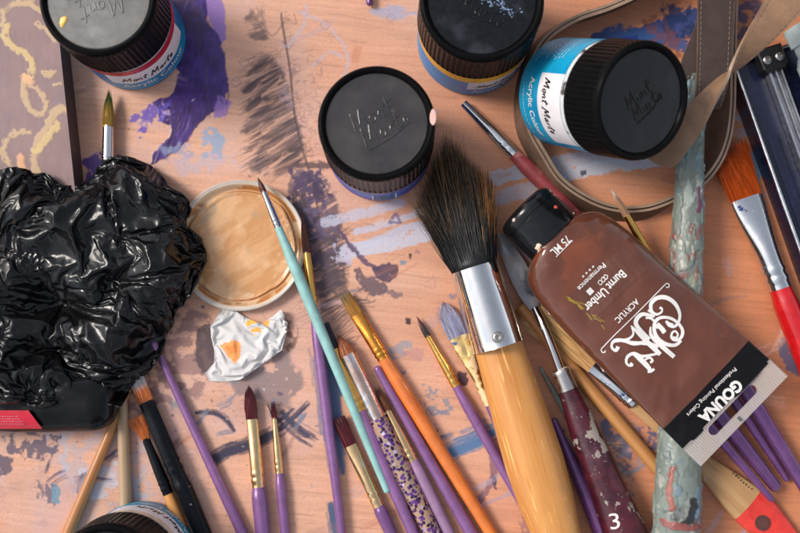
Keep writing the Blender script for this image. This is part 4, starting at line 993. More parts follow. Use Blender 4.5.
brush("purple handle with its rounded end up, touching the orange handle", (566, 700), (552, 675), (530, 638), (376, 366), .0030, .0030, 10, 9, 10, 14, 8, 'round', BRN)
brush("purple flat brush with maroon hair and cream-smeared ferrule, right of the long purple handle", (338, 418), (351, 445), (379, 506), (398, 548), .0026, .0028, 14, 13, 11.5, 13.5, 12, 'flat', MAROON, MAROON_D, ferrule='gold_pale', hairs=110, splay=.12)
brush("thick purple brush with round maroon hair below the white tissue", (249, 387), (251.5, 419), (258, 487), (266, 566), .0030, .0030, 13, 11.5, 13, 15.5, 14, 'filbert', MAROON, MAROON_D, ferrule='gold_pale', hairs=130, splay=.10, flat=.6)
brush("small thin purple brush with splayed maroon hair, right of the thick one below the tissue", (273, 402), (277, 417), (281, 473), (288, 566), .0020, .0022, 9, 5, 8, 10.5, 9, 'round', MAROON, MAROON_D, ferrule='gold_pale', splay=.9, hairs=70)
brush("slim purple handle running out from under the black bag to the bottom edge", (282, 618), (277, 608), (266, 586), (153, 341), .0024, .0024, 8, 8, 8, 11, 7, 'round', BRN)
brush("fine pointed purple brush with black hair and bright gold ferrule, right of the orange handle", (417, 317), (428, 335), (460, 384), (548, 548), .0022, .0026, 6, 6, 9, 11.5, 9, 'round', C(44, 28, 26), C(96, 28, 30), wet=.4, ferrule='gold', hairs=14)
brush("filbert brush with blue-grey painted hair and cream ferrule, tucked under the big handle", (443, 303), (457, 337), (491, 404), (560, 560), .0026, .0024, 23, 19, 9, 9.5, 8, 'filbert', C(150, 152, 182), C(104, 50, 70), wet=.32, mid=C(176, 176, 196), ferrule=mat("cream_smeared_gold", (.8, .55, .22), .3, 1.0, layers=[(C(226, 196, 150), 150, .50, .56, (1, 1, 1), 0, .5), (C(60, 80, 130), 200, .66, .69, (1, 1, 1), 0, .5)]), flat=.3, hairs=90)
brush("thick dark purple handle emerging between the big wooden handle and the burgundy one", (690, 736), (676, 706), (655, 660), (553, 418), .0046, .0046, 14, 14, 16, 25, 7, 'round', BRN, handle='purple_deep')
brush("thin teal grey handle poking out beside the big wooden handle", (640, 545), (628, 524), (612, 497), (540, 367), .0022, .0022, 7, 7, 8, 10.5, 3, 'round', BRN, handle=mat("grey_teal_paint", C(112, 132, 124), .5, layers=[(C(150, 100, 70), 220, .6, .66)]))
# bottom right purple handles under the tube
brush("thin purple handle lying along the wooden paddle handle, under the tube's clear end", (664, 374), (668, 379), (676, 389), (773, 501), .0100, .0088, 7, 7, 8, 11.5, 6, 'round', BRN, handle='purple_deep')
brush("thick blunt purple handle, second in the fan under the tube's clear end", (672, 356), (680, 366), (690, 378), (778, 490), .0086, .0050, 10, 10, 11, 17.5, 12, 'round', BRN, handle='purple_deep')
brush("thin purple handle between two thicker ones in the fan at the lower right", (700, 348), (704, 355), (712, 367), (788, 481), .0080, .0030, 7, 7, 8, 11, 6.5, 'round', BRN, handle='purple_deep')
brush("outermost purple handle of the fan, running off the right edge", (712, 334), (718, 344), (728, 360), (830, 528), .0090, .0040, 10, 10, 11, 16, 12, 'round', BRN, handle='purple_deep')
brush("purple handle tip just showing at the top edge", (352, -150), (354, -130), (358, -90), (370, 6), .0024, .0024, 8, 8, 8, 10, 7, 'round', BRN, handle='purple_deep')
# others
brush("brush with olive green hair and silver ferrule sticking out above the black bag", (109, 92), (111, 126), (110, 165), (106, 262), .0040, .0040, 13, 11, 12, 13, 10, 'round', C(176, 140, 52), C(84, 104, 44), wet=.45, ferrule='silver', handle='purple', bulge=.35, hairs=90, splay=.1)
brush("worn pink-red brush with bare silver ferrule, its other end under the tube cap", (459, 99), (463, 104), (514, 155), (612, 252), .0030, .0034, 6, 8.5, 13, 16, 11, 'round', C(40, 40, 44), ferrule='silver', handle='pinkred', bare=True)
brush("broad flat brush with orange hair, silver ferrule and red handle beside the navy box", (727, 147), (742, 199), (776, 290), (834, 432), .0050, .0050, 40, 33, 22, 25, 22, 'flat', C(196, 84, 20), C(176, 70, 16), ferrule='silver_smeared', handle='red', flat=.30, hairs=420, splay=.10)
brush("fine brush with white pointed hair and gold ferrule peeking out above the tube", (611, 189), (623, 216), (651, 259), (676, 300), .0175, .0060, 7, 7, 9, 9, 8, 'round', C(176, 134, 104), C(222, 206, 190), wet=.3, ferrule='gold', handle='purple_deep', hairs=24)
brush("long black brush with orange brown hair and white-painted tip by the purple handle", (135, 376), (150, 400), (180, 476), (213, 556), .0040, .0040, 16, 15.5, 15.5, 18, 16, 'flat', C(204, 114, 56), C(226, 218, 222), wet=.42, ferrule=M['black_paint'], handle='black_paint', flat=.45, hairs=120)
brush("short orange-haired brush with black ferrule and bare wood handle, left of the black one", (137, 417), (147, 438), (168, 494), (192, 552), .0032, .0034, 18, 8, 10.5, 11, 9, 'flat', C(214, 120, 52), C(226, 128, 54), ferrule=M['black_paint'], handle='wood_varnish', flat=.6, hairs=140, splay=.25)
s_br = brush("flat hog hair brush with pale wooden paddle handle dipped red, under the tube", (534, 312), (592, 366), (633, 403), (806, 557), .0040, .0036, 30, 17, 17, 40, 24, 'flat', C(232, 190, 132), C(238, 202, 148), ferrule='silver_smeared', handle='wood_smeared', flat=.36, hairs=520, splay=.30, neck=16, hflat=.30,
      tipped=((749, 504), mat("red_dip_paint", C(214, 54, 42), .35, coat=.4, layers=[(C(190, 40, 34), 200, .5, .7)])))
# hole and stamped marks on the paddle handle
inv = s_br.matrix_world.inverted(); hz = .0018
hl = MB(); c = inv @ PV(761, 522, .0045); n = 24
hl.lathe([(0, .0002), (.0026, .0002), (.0026, .0005), (.0031, .0004), (.0031, 0)], n)
o = hl.build("hanging_hole", mat("hole_dark", C(86, 50, 44), .6), s_br); 
hl2 = MB(); q = np.random.default_rng(3)
a_, b_ = inv @ PV(732, 472, .0048), inv @ PV(755, 493, .0048)
for i in range(9):
    p = a_.lerp(b_, (i + .2) / 9); w = q.uniform(.0003, .0007); hl2.box(p.x, p.y - .0004, 0, p.x + w, p.y + q.uniform(.0001, .0006), .0001)
def top_z(o_, x, y):
    h = [c_ for c_ in o_.children if c_.name.startswith("handle")][0]
    zs = sorted(((v.co.x - x) ** 2 + (v.co.y - y) ** 2, v.co.z) for v in h.data.vertices if v.co.z > 0)[:6]
    return max(z for _, z in zs)
o.location = (c.x, c.y, top_z(s_br, c.x, c.y) - .0001)
m_ = hl2.build("stamp_marks", M['black_print'], s_br); m_.location.z = top_z(s_br, a_.x, a_.y) + .0001

# plain sticks
def stick(label, a, b, wa, wb_, mat_, z=.0028, cat="wooden stick"):
    A, B = PV(*a, z), PV(*b, z); Mx = axis_matrix(A, B); L = (B - A).length; ra, rb = mm(wa) / 2, mm(wb_) / 2
    s_ = [(L * t_, ra + (rb - ra) * t_, ra + (rb - ra) * t_) for t_ in np.linspace(.01, .99, 20)]
    s_ = [(0, ra * .3, ra * .3), (.0003, ra * .8, ra * .8)] + s_ + [(L - .0002, rb * .8, rb * .8), (L, rb * .3, rb * .3)]
    b_ = MB(); b_.loft(s_, 20); o = b_.build("wooden_stick", mat_, None, angle=60, mat4=Mx)
    return tag(o, label, cat, "bare wooden sticks among the brushes")
stick("tan wooden stick slanting from the black bag to the bottom edge", (131, 382), (58, 556), 7, 12.5, M['wood_tan'], .0026)
stick("pale grey wooden stick standing upright behind the bottom jar", (122, 390), (126, 520), 10, 13, M['wood_pale'], .0026)
stick("long tan wooden stick running under the palette knife and the splattered pole", (519, 306), (676, 490), 13, 13.5, M['wood_tan'], .0028)

# paint-caked pole: years of wiped-off paint, drawn on its unrolled surface (x = along the stick, y = round it)
pc_ = Canvas(0, -62, 522, 62, 1.6); q = np.random.default_rng(6)
pc_.c[:] = np.array(C(118, 134, 126)) * (.75 + .5 * fbm(pc_.X / 30, pc_.Y / 14, 3))[..., None]
def daub(x0, x1, n, cols, size=(4, 14), al=(.5, .95), seed=0):
    g = np.random.default_rng(seed)
    for k in range(n):
        x, y = g.uniform(x0, x1), g.uniform(-62, 62); a_, b_ = g.uniform(*size), g.uniform(*size) * .5; t0 = g.uniform(-.5, .5)
        pts = [(x + a_ * r_ * math.cos(t_) * math.cos(t0) - b_ * r_ * math.sin(t_) * math.sin(t0), y + a_ * r_ * math.cos(t_) * math.sin(t0) + b_ * r_ * math.sin(t_) * math.cos(t0)) for t_, r_ in zip(np.linspace(0, 5.6, 9), g.uniform(.6, 1.3, 9))]
        pc_.blob(pts, cols[g.integers(len(cols))], g.uniform(*al), 1.0, 3.5, 5, g.uniform(.22, .45), 3.5, seed * 100 + k, g.uniform(.00005, .0004), stretch=(2.2, .8))
daub(0, 130, 60, [C(96, 156, 182), C(120, 176, 190), C(150, 180, 184), C(84, 128, 140)], seed=1)
daub(110, 240, 60, [C(136, 156, 148), C(176, 182, 174), C(120, 132, 126), C(150, 170, 160), C(190, 190, 184)], seed=2)
daub(155, 250, 80, [C(150, 70, 52), C(132, 56, 48), C(144, 74, 56), C(160, 92, 70), C(128, 56, 50), C(186, 186, 172), C(146, 160, 126)], (3, 9), seed=3)
daub(215, 250, 10, [C(110, 30, 34), C(136, 44, 44)], (3, 9), seed=4)
daub(240, 470, 120, [C(112, 134, 118), C(136, 150, 138), C(160, 164, 150), C(96, 116, 108), C(122, 140, 144), C(180, 178, 168)], seed=5)
daub(340, 440, 30, [C(140, 66, 50), C(150, 150, 150), C(96, 130, 150), C(60, 70, 70)], (2, 8), seed=6)
daub(425, 522, 70, [C(120, 50, 44), C(128, 46, 44), C(150, 70, 62), C(110, 120, 124), C(70, 100, 120), C(40, 40, 44), C(170, 160, 150)], (3, 11), seed=7)
daub(0, 522, 150, [C(200, 198, 190), C(88, 104, 110), C(150, 110, 96), C(168, 178, 160), C(70, 76, 80)], (1, 3.4), (.4, .9), seed=8)
for pts, w, col in [([(118, -8), (134, -12), (140, -10)], 6, C(122, 34, 92)), ([(395, 10), (414, 12), (432, 8)], 5, C(166, 66, 48)), ([(414, -16), (436, -14), (440, -10)], 7, C(96, 140, 170)), ([(424, -10), (440, -8), (446, 0)], 7, C(30, 34, 38)), ([(448, -20), (450, 0), (446, 18)], 6, C(150, 60, 50))]:
    pc_.stroke(pts, w, col, .95, .2, seed=int(w * 7), thick=.0003, amp=2.5)
gm_ = pc_.c.mean(-1, keepdims=True); pc_.c = (pc_.c * .72 + gm_ * .28) * np.array([.88, .84, .80])
t = NT("caked_paint"); t.put("Base Color", t.mix(.9, t.attr("paint"), t.attr("paint"))); t.put("Roughness", t.fmix(t.noise(160), .32, .62)); t.b.inputs["Coat Weight"].default_value = .08; t.bump(t.noise(420, (.6, 1, 1), 6),   .5, .0004)
A, B = PV(693, 76, .0140), PV(674, 590, .0150); Mx = axis_matrix(A, B); L = (B - A).length
prof = [(0, 24), (.02, 25), (.2, 27), (.4, 32), (.6, 37), (.8, 43.5), (.95, 45), (1, 44)]
nx, n = 760, 150; tt_ = np.linspace(0, 1, nx)[:, None]; an = np.linspace(0, 2 * np.pi, n, endpoint=False)[None, :]
rad = np.interp(tt_, [p[0] for p in prof], [p[1] for p in prof]) * mm(1, .009) / 2
secs = [(L * float(a_), float(r_)) for a_, r_ in zip(tt_[:, 0], rad[:, 0])]
xs_ = tt_ * 514; wy = (an - np.pi / 2 + np.pi) % (2 * np.pi) - np.pi                      # 0 = on top
cy_ = wy / np.pi * 60
ix = np.clip((xs_ * 1.6).astype(int), 0, pc_.w - 1) + 0 * cy_.astype(int); iy = np.clip(((cy_ + 62) * 1.6).astype(int), 0, pc_.h - 1) + 0 * ix
colr = pc_.c[iy, ix]; bmp = pc_.thick[iy, ix]
rr = rad + bmp * .8 + .0003 * (fbm(xs_ / 9, cy_ / 7, 5, 4) - .45) + .0005 * sstep(.56, .62, fbm(xs_ / 16, cy_ / 9, 8))
Vp = np.stack([L * tt_ + 0 * an, rr * np.cos(an), rr * np.sin(an) * .92], -1)
ends = [np.concatenate([np.stack([np.full((1, n), x_), 0 * an, 0 * an], -1)]) for x_ in (0.0, L)]
Vp = np.concatenate([ends[0], Vp, ends[1]]); colr = np.concatenate([colr[:1], colr, colr[-1:]])
pole = grid_mesh("paint_caked_pole", Vp[:, ::-1], n, nx + 2, t.m, closed_u=True, color=colr[:, ::-1]); pole.matrix_world = Mx
tag(pole, "thick round stick caked in teal, rust and grey paint, crossing under the tube", "stick")

# ------------------------------------------------------------------ big wooden brush with splayed black hair
A, B = PV(452, 196, .0150), PV(584, 622, .0115); Mx = axis_matrix(A, B); L = (B - A).length; inv = Mx.inverted()
big = empty("paint_brush", Mx, "big round brush with splayed black hair, chrome ferrule and varnished wooden handle", "paintbrush", BR_GROUP)
def bx(px, py, z=.013): p = inv @ PV(px, py, z); return p.x, p.y
xf0 = bx(476, 267)[0]; xf1 = bx(503, 345)[0]; k = mm(1, .013)
cyf = bx(476, 267)[1]
fm = MB(); ry0, ry1 = 24.5 * k, 26.0 * k; rz = .0125
fm.loft([(xf0 + .0004, ry0 * .9, rz * .9), (xf0, ry0 * .99, rz), (xf0 + .0006, ry0, rz)] + [(xf0 + (xf1 - xf0) * t_, ry0 + (ry1 - ry0) * t_, rz + .0008 * t_) for t_ in np.linspace(.05, .97, 12)] + [(xf1 - .0002, ry1 * 1.012, rz + .001), (xf1, ry1 * .99, rz + .0008)], 64, 0, True, 2.0)
fe = fm.build("ferrule", M['chrome'], big, angle=50)
rz = .0100
px_, py_ = bx(496, 337, .020); rv = MB()
yy = py_; zz = (.0125 + .0007) * math.sqrt(max(.05, 1 - (abs(yy) / ry1) ** 2.2))
V0 = [(px_ + .0023 * s_ * math.cos(6.283 * i / 20), yy + .0023 * s_ * math.sin(6.283 * i / 20), zz + h_) for s_, h_ in ((1, -.0008), (.95, .0004), (.6, .0009), (.3, .0006)) for i in range(20)]
rv.add(V0 + [(px_, yy, zz + .0005)], [(r_ * 20 + i, r_ * 20 + (i + 1) % 20, r_ * 20 + 20 + (i + 1) % 20, r_ * 20 + 20 + i) for r_ in range(3) for i in range(20)] + [(60 + i, 60 + (i + 1) % 20, 80) for i in range(20)])
rv.build("rivet", mat("rivet_metal", (.45, .42, .38), .35, 1.0), fe, angle=60)
hm = MB(); prof = [(0, 24.5), (.05, 25), (.14, 26.5), (.27, 28.5), (.43, 29.8), (.56, 28), (.68, 24.5), (.85, 20), (1, 16)]
hm.loft([(xf1 - .0004 + (L - xf1) * t_, np.interp(t_, [p[0] for p in prof], [p[1] for p in prof]) * k * .985, np.interp(t_, [p[0] for p in prof], [p[1] for p in prof]) * k * (.44 * 2 if False else .80)) for t_ in np.linspace(0, 1, 40)], 48)
hm.build("handle", M['wood_varnish'], big, angle=60)
# hair: many strands fanning out of the ferrule
outl = [(416, 209), (420, 196), (427, 180), (433, 164), (439, 151), (445, 142), (453, 144), (461, 154), (469, 164), (478, 171), (486, 177), (492, 184)]
ts = np.linspace(0, 1, len(outl)); q = np.random.default_rng(21)
hb = MB()
for h in range(2600):
    u = q.uniform(-1, 1); w = math.sqrt(q.uniform(0, 1)) * (1 if q.random() < .8 else -1)
    su = math.sin(u * 1.5); yy = su * ry0 * .9; zz = w * rz * .85 * math.sqrt(max(0, 1 - su * su))
    f_ = np.clip((u + 1) / 2 + q.normal(0, .09), 0, 1)                # outline runs from the left edge to the right edge
    ex, ey = np.interp(f_, ts, [p[0] for p in outl]), np.interp(f_, ts, [p[1] for p in outl])
    zt = .0125 + w * .0085 + q.normal(0, .0012); e = inv @ PV(ex, ey, max(.001, zt))
    lf = 1 + q.normal(-.03, .06) if q.random() < .85 else q.uniform(.55, .95)
    p0 = Vector((xf0 + .0008, yy, zz)); p3 = p0.lerp(e, lf); st_ = 3.2 if q.random() < .06 else 1.0; p3 += Vector((q.normal(0, .0009), q.normal(0, .0009) * st_, q.normal(0, .0007)))
    p1 = p0 + Vector((-(xf0 - p3.x) * .35, yy * .10, zz * .1)); pts = []
    bend = q.normal(0, .0006)
    for s_ in range(8):
        t_ = s_ / 7; pt = p0 * (1 - t_) ** 2 + p1 * (2 * t_ * (1 - t_)) + p3 * t_ * t_; pt.y += bend * math.sin(t_ * 3.1); pts.append(pt)
    rad = [.00019 * (1 - .82 * s_ / 7) for s_ in range(8)]
    a_ = f_; mi = 0
    if q.random() < .13 + .12 * (a_ < .75): mi = 1
    if .78 < a_ and w > 0 and q.random() < .45: mi = 2
    hb.tube(pts, rad, 3, mi)
core = [(xf0 + .0008 - xx_, ry0 * (.92 + .10 * xx_ / .024), rz * (.9 - .25 * xx_ / .024)) for xx_ in np.linspace(0, .020, 8)] + [(xf0 - .024, ry0 * .6, rz * .3)]
hb.loft(core, 32)
def hair_mat(name, root_c, tip_c, lo, hi):
    t = NT(name); sx = t.n.new("ShaderNodeSeparateXYZ"); t.l.new(t.coord(), sx.inputs[0])
    t.put("Base Color", t.mix(t.ramp(sx.outputs[0], lo, hi), tip_c, root_c)); t.put("Roughness", .42); return t.m
BK = (.010, .010, .011)
hr = hb.build("bristles", [hair_mat("black_hair", (.006, .006, .007), C(52, 41, 33), -.004, .016), hair_mat("brown_tipped_hair", (.008, .008, .008), C(150, 114, 74), -.006, .022), hair_mat("ochre_hair", (.010, .009, .008), C(200, 128, 52), .016, .025)], big, angle=180)

# ------------------------------------------------------------------ palette knife
A, B = PV(497, 232, .0045), PV(645, 606, .0085); 
K0, K1 = PV(540, 316, .0068), PV(640, 590, .0090)
Mh = axis_matrix(PV(560, 370, .0085), PV(650, 594, .0088)); kinv = Mh.inverted(); Lk = (PV(650, 594, .0088) - PV(560, 370, .0085)).length
kn = empty("palette_knife", Mh, "palette knife with grey blade and chipped burgundy handle numbered 3", "palette knife")
k = mm(1, .009)
hp = [(0, 20), (.05, 22), (.12, 26), (.3, 33), (.5, 37), (.68, 43), (.85, 45), (.95, 42), (1, 30)]
x0 = (kinv @ PV(566, 389, .0088)).x
hm = MB(); fr = lambda t_: float(np.interp(t_, [p[0] for p in hp], [p[1] for p in hp])) * k / 2
hm.loft([(x0 + (Lk - x0) * t_, fr(t_), fr(t_) * .78) for t_ in np.linspace(0, 1, 40)], 40)
kh = hm.build("handle", M['burgundy'], kn, angle=60)
fm = MB(); fm.loft([(-.0006, 7.5 * k, 7.5 * k), (0, 9.6 * k, 8.6 * k), (.0012, 10.2 * k, 9.2 * k), (.002, 9.6 * k, 8.8 * k), (x0 * .7, 10 * k, 9.2 * k), (x0 + .0006, 10.4 * k, 9 * k)], 32)
fm.build("ferrule", mat("worn_nickel", (.68, .64, .60), .26, 1.0, layers=[(C(190, 170, 150), 240, .58, .64, (1, 1, 1), 0, .6), (C(80, 66, 58), 300, .64, .7, (1, 1, 1), .2, .6)]), kn, angle=50)
nk = MB(); pth = [PV(535, 309, .0052), PV(540, 319, .0078), PV(545, 330, .0094), PV(552, 348, .0094), PV(561, 373, .0088)]
nk.tube([kinv @ p for p in pth], [4.6 * k, 4.6 * k, 4.4 * k, 4.6 * k, 5.2 * k], 16)
nk.build("neck", M['chrome'], kn, angle=60)
bl = MB(); c0, c1 = kinv @ PV(497, 231, .0060), kinv @ PV(536, 311, .0050)
bd = (c1 - c0); n_ = 30; V0 = []
lft = [(497, 231), (499, 246), (504, 262), (511, 280), (520, 297), (529, 309), (535, 313)]
rgt = [(497, 231), (507, 238), (516, 249), (526, 264), (534, 281), (539, 299), (538, 312)]
lf_, rg_ = smooth_path(lft, 5), smooth_path(rgt, 5)
for (p, q_) in zip(lf_, rg_):
    for s_ in np.linspace(0, 1, 9):
        zz = .0055 + .0006 * (1 - (2 * s_ - 1) ** 2)
        V0.append(kinv @ PV(p[0] + (q_[0] - p[0]) * s_, p[1] + (q_[1] - p[1]) * s_, zz))
m = len(lf_); up = [tuple(v) for v in V0]; dn = [(v[0], v[1], v[2] - .0007) for v in up]
Fq = [(i * 9 + j, i * 9 + j + 1, i * 9 + j + 10, i * 9 + j + 9) for i in range(m - 1) for j in range(8)]
bl.add(up + dn, [tuple(reversed(f)) for f in Fq] + [tuple(m * 9 + a for a in f) for f in Fq] + [(i * 9, i * 9 + 9, m * 9 + i * 9 + 9, m * 9 + i * 9) for i in range(m - 1)] + [(i * 9 + 17, i * 9 + 8, m * 9 + i * 9 + 8, m * 9 + i * 9 + 17) for i in range(m - 1)])
bl.build("blade", mat("paint_filmed_steel", C(140, 140, 146), .3, .25, layers=[(C(150, 140, 136), 90, .5, .62, (1, 1, 1), .1, .5), (C(196, 160, 140), 200, .66, .70, (1, 1, 1), 0, .5), (C(200, 90, 60), 160, .72, .74, (1, 1, 1), 0, .5), (C(70, 74, 82), 60, .55, .7, (1, 1, 1), .7, .3)], bumps=(300, .2)), kn, angle=35)
v, fc = font_mesh("3", .0); dg = MB(); out = []
ca, sa = math.cos(R(-10)), math.sin(R(-10))
for x, y in v:
    X_, Y_ = x * 10, y * 16; px, py = 614.5 + X_ * ca + Y_ * sa, 521 - (-X_ * sa + Y_ * ca); z_ = .0135
    for _ in range(4):
        p = kinv @ PV(px, py, z_); rr = fr(np.clip((p.x - x0) / (Lk - x0), 0, 1)); p.z = rr * .78 * math.sqrt(max(.02, 1 - (p.y / rr) ** 2)) + .00015; z_ = (Mh @ p).z
    out.append(tuple(p))
dg.add(out, fc); dg.build("number", M['white_print'], kh, smooth=False)
# ------------------------------------------------------------------ tube of brown acrylic, cap towards the upper left
ZC0, ZC1 = .0165, .0250
A, B = PV(521, 207, ZC0), PV(744, 421, ZC1); Mt = axis_matrix(A, B); tinv = Mt.inverted(); LT = (B - A).length
tube = empty("paint_tube", Mt, "flat-ended tube of brown acrylic paint with a flip-top black cap lying across the brushes", "paint tube")
u = LT / 308.0                                                         # metres per photo pixel along the axis
rc = 33.0 * u
# station: (px along axis, half width px, half thickness m, centre z offset)
TS = [(46, 31, .0118, 0), (50, 40, .0120, 0), (55, 47, .0120, -.0002), (62, 52.5, .0119, -.0004), (75, 56.5, .0116, -.0008), (95, 59, .0110, -.0012), (130, 60.5, .0098, -.0014), (170, 61, .0083, -.0012), (210, 61.5, .0062, -.0008), (240, 62, .0042, -.0004), (258, 62.3, .0028, -.0002), (275, 62.6, .0016, 0), (286, 62.8, .0009, 0)]
tx = np.array([s_[0] * u for s_ in TS]); tw = np.array([s_[1] * u for s_ in TS]); tt = np.array([s_[2] for s_ in TS]); tz = np.array([s_[3] for s_ in TS])
PEX = 2.35
def top(x, y, wobble=True):
    w = np.interp(x, tx, tw); h = np.interp(x, tx, tt); c = np.interp(x, tx, tz)
    dent = -.0011 * math.exp(-((x - 120 * u) / .012) ** 2 - ((y + .004) / .010) ** 2) - .0008 * math.exp(-((x - 190 * u) / .014) ** 2 - ((y - .006) / .012) ** 2)
    wob = (.0030 * (fbm(np.array(x * 62), np.array(y * 80), 3, 3) - .5) + .0010 * (fbm(np.array(x * 180 + y * 120), np.array(y * 60), 7, 2) - .5) * sstep(.07, .10, x)) * (1 if wobble else 0)
    return float(c + h * max(0.0, 1 - abs(y / w) ** PEX) ** (1 / PEX) + dent + wob * min(1, 2 * max(0.0, 1 - abs(y / w) ** PEX) ** .5))
nx, n = 150, 96; V = []
for i in range(nx):
    x = tx[0] + (tx[-1] - tx[0]) * i / (nx - 1); w = np.interp(x, tx, tw); h = np.interp(x, tx, tt); c = np.interp(x, tx, tz)
    for k_ in range(n):
        a = 2 * math.pi * k_ / n; ca, sa = math.cos(a), math.sin(a)
        y = w * math.copysign(abs(ca) ** (2 / PEX), ca); z = c + h * math.copysign(abs(sa) ** (2 / PEX), sa)
        if sa > 0:
            z = top(x, y * .9999, False)
            z += (.0030 * (fbm(np.array(x * 62), np.array(y * 80), 3, 3) - .5) + .0010 * (fbm(np.array(x * 180 + y * 120), np.array(y * 60), 7, 2) - .5) * sstep(.07, .10, x)) * min(1, sa * 2)
        V.append((x, y, float(z)))
b = MB(); split = int((257.5 * u - tx[0]) / (tx[-1] - tx[0]) * (nx - 1))
b.add(V, [(i * n + k_, i * n + (k_ + 1) % n, (i + 1) * n + (k_ + 1) % n, (i + 1) * n + k_) for i in range(nx - 1) for k_ in range(n)] + [tuple(range(n - 1, -1, -1)), tuple((nx - 1) * n + k_ for k_ in range(n))])
b.m = [1 if f[0] // n >= split else 0 for f in b.f]
t = NT("brown_tube_plastic")
c = t.mix(t.ramp(t.noise(50, detail=4), .35, .65), C(92, 50, 34), C(100, 56, 39))
sx = t.n.new("ShaderNodeSeparateXYZ"); t.l.new(t.coord(), sx.inputs[0])
nearcap = t.ramp(sx.outputs[0], .046, .020)
mm_ = t.n.new("ShaderNodeMath"); mm_.operation = 'MULTIPLY'; t.l.new(nearcap, mm_.inputs[0]); t.l.new(t.ramp(t.noise(75, detail=4, off=7), .48, .56), mm_.inputs[1])
c = t.mix(mm_.outputs[0], c, C(128, 66, 40))                           # thinner paint showing warm through the clear wall
c = t.mix(t.ramp(t.noise(700, off=3), .735, .76), c, C(190, 150, 130))
t.put("Base Color", c); t.put("Roughness", t.fmix(t.ramp(t.noise(60), .4, .65), .12, .20)); t.b.inputs["Coat Weight"].default_value = .5; t.b.inputs["Coat Roughness"].default_value = .08; t.bump(t.noise(85, detail=2), .45, .0022)
blk = mat("black_printed_band", C(16, 15, 16), .2, spec=.25, layers=[(C(110, 120, 60), 420, .70, .73)])
body = b.build("body", [t.m, blk], tube, angle=180)

def dec(px, py, lift=.00018):
    z = .030
    for _ in range(5):
        p = tinv @ PV(px, py, z); yy = max(-.024, min(.024, p.y)); z = (Mt @ Vector((p.x, yy, top(p.x, yy)))).z
    p = tinv @ PV(px, py, z); return (p.x, p.y, top(p.x, p.y) + lift + .00022)
rd = np.array([-.717, .697]); ud = np.array([.697, .717])
def text_decal(mb, body_, cx, cy, wid, hgt, bold=.0, mi=0):
    v, fc = font_mesh(body_, bold); mb.add([dec(cx + rd[0] * x * wid + ud[0] * y * hgt, cy + rd[1] * x * wid + ud[1] * y * hgt) for x, y in v], fc, mi)
def ribbon_decal(mb, pts, w, mi=0, taper=None, lift=.00018):
    w = w * (.78 if taper else 1)
    p = smooth_path(pts, 7); m = len(p); ww = np.full(m, w)
    if taper: ww = w * np.interp(np.linspace(0, 1, m), np.linspace(0, 1, len(taper)), taper)
    v, fc = ribbon2(p, ww); mb.add([dec(a, b_, lift) for a, b_ in v], fc, mi)
ln = MB()
# clear label window and a smear of yellow-green paint first (lower lift), lettering above
win = [(623, 246), (646, 270), (592, 322), (568, 298)]
g = [[tuple(np.array(win[0]) * (1 - a) * (1 - c_) + np.array(win[1]) * a * (1 - c_) + np.array(win[2]) * a * c_ + np.array(win[3]) * (1 - a) * c_) for a in np.linspace(0, 1, 8)] for c_ in np.linspace(0, 1, 12)]
wv = [dec(*p, -.00004) for row in g for p in row]
ln.add(wv, [(i * 8 + j, i * 8 + j + 1, i * 8 + j + 9, i * 8 + j + 8) for i in range(11) for j in range(7)], 1)
for i in range(16):
    s0 = rng.uniform(0, 1); p = np.array((566, 296)) + s0 * np.array((36, 26)) + rng.normal(0, 1.4, 2); q_ = p + np.array((rng.uniform(3, 9), rng.uniform(2, 7)))
    ribbon_decal(ln, [p, (p + q_) / 2 + rng.normal(0, .6, 2), q_], rng.uniform(.4, 1.0), 2, lift=.00004)
text_decal(ln, "75 ML", 560.5, 246, 23, 8.2, .012); ribbon_decal(ln, [(572.5, 240.5), (564, 249), (556, 257)], .8)
text_decal(ln, "Burnt Umber", 605, 291, 53, 9.0, .018)
text_decal(ln, "Permanence", 591.5, 277, 36, 5.4, .012)
for i in range(4): text_decal(ln, "*", 583 + i * 3.3, 276.5 - i * 3.2, 2.6, 2.6, .02)
q0 = np.array((590, 291.5)); ln.add([dec(*(q0 + rd * a * 3 + ud * b_ * 3)) for a, b_ in ((-1, -1), (1, -1), (1, 1), (-1, 1))], [(0, 1, 2, 3)], 0)
for dx in (0, 5, 9):                                                  # little ornate monogram beside the word
    ribbon_decal(ln, [(598 + dx * .6, 284 - dx * .6), (599 + dx * .6, 280.5 - dx * .6), (602 + dx * .6, 281.5 - dx * .6), (601 + dx * .6, 284.8 - dx * .6), (599 + dx * .6, 284.4 - dx * .6)], .8)
text_decal(ln, "ACRYLIC", 627, 311, 30, 6.2, .012)
ribbon_decal(ln, [(664.5, 285), (640, 310), (614, 335.5), (604, 346)], .9)
ribbon_decal(ln, [(664.5, 285), (667, 283.4), (669, 285.3), (668, 287.6), (665.8, 287)], .9); ribbon_decal(ln, [(604, 346), (601.2, 349), (601.8, 352), (604.6, 352.4), (605, 350.4)], .9)
def zA(l): return [(590 + x / 6.667, 270 + y / 6.667) for x, y in l]
def zB(l): return [(520 + x / 5.714, 330 + y / 5.714) for x, y in l]
TP = [.45, .8, 1.15, 1.2, 1.1, .8, .5]
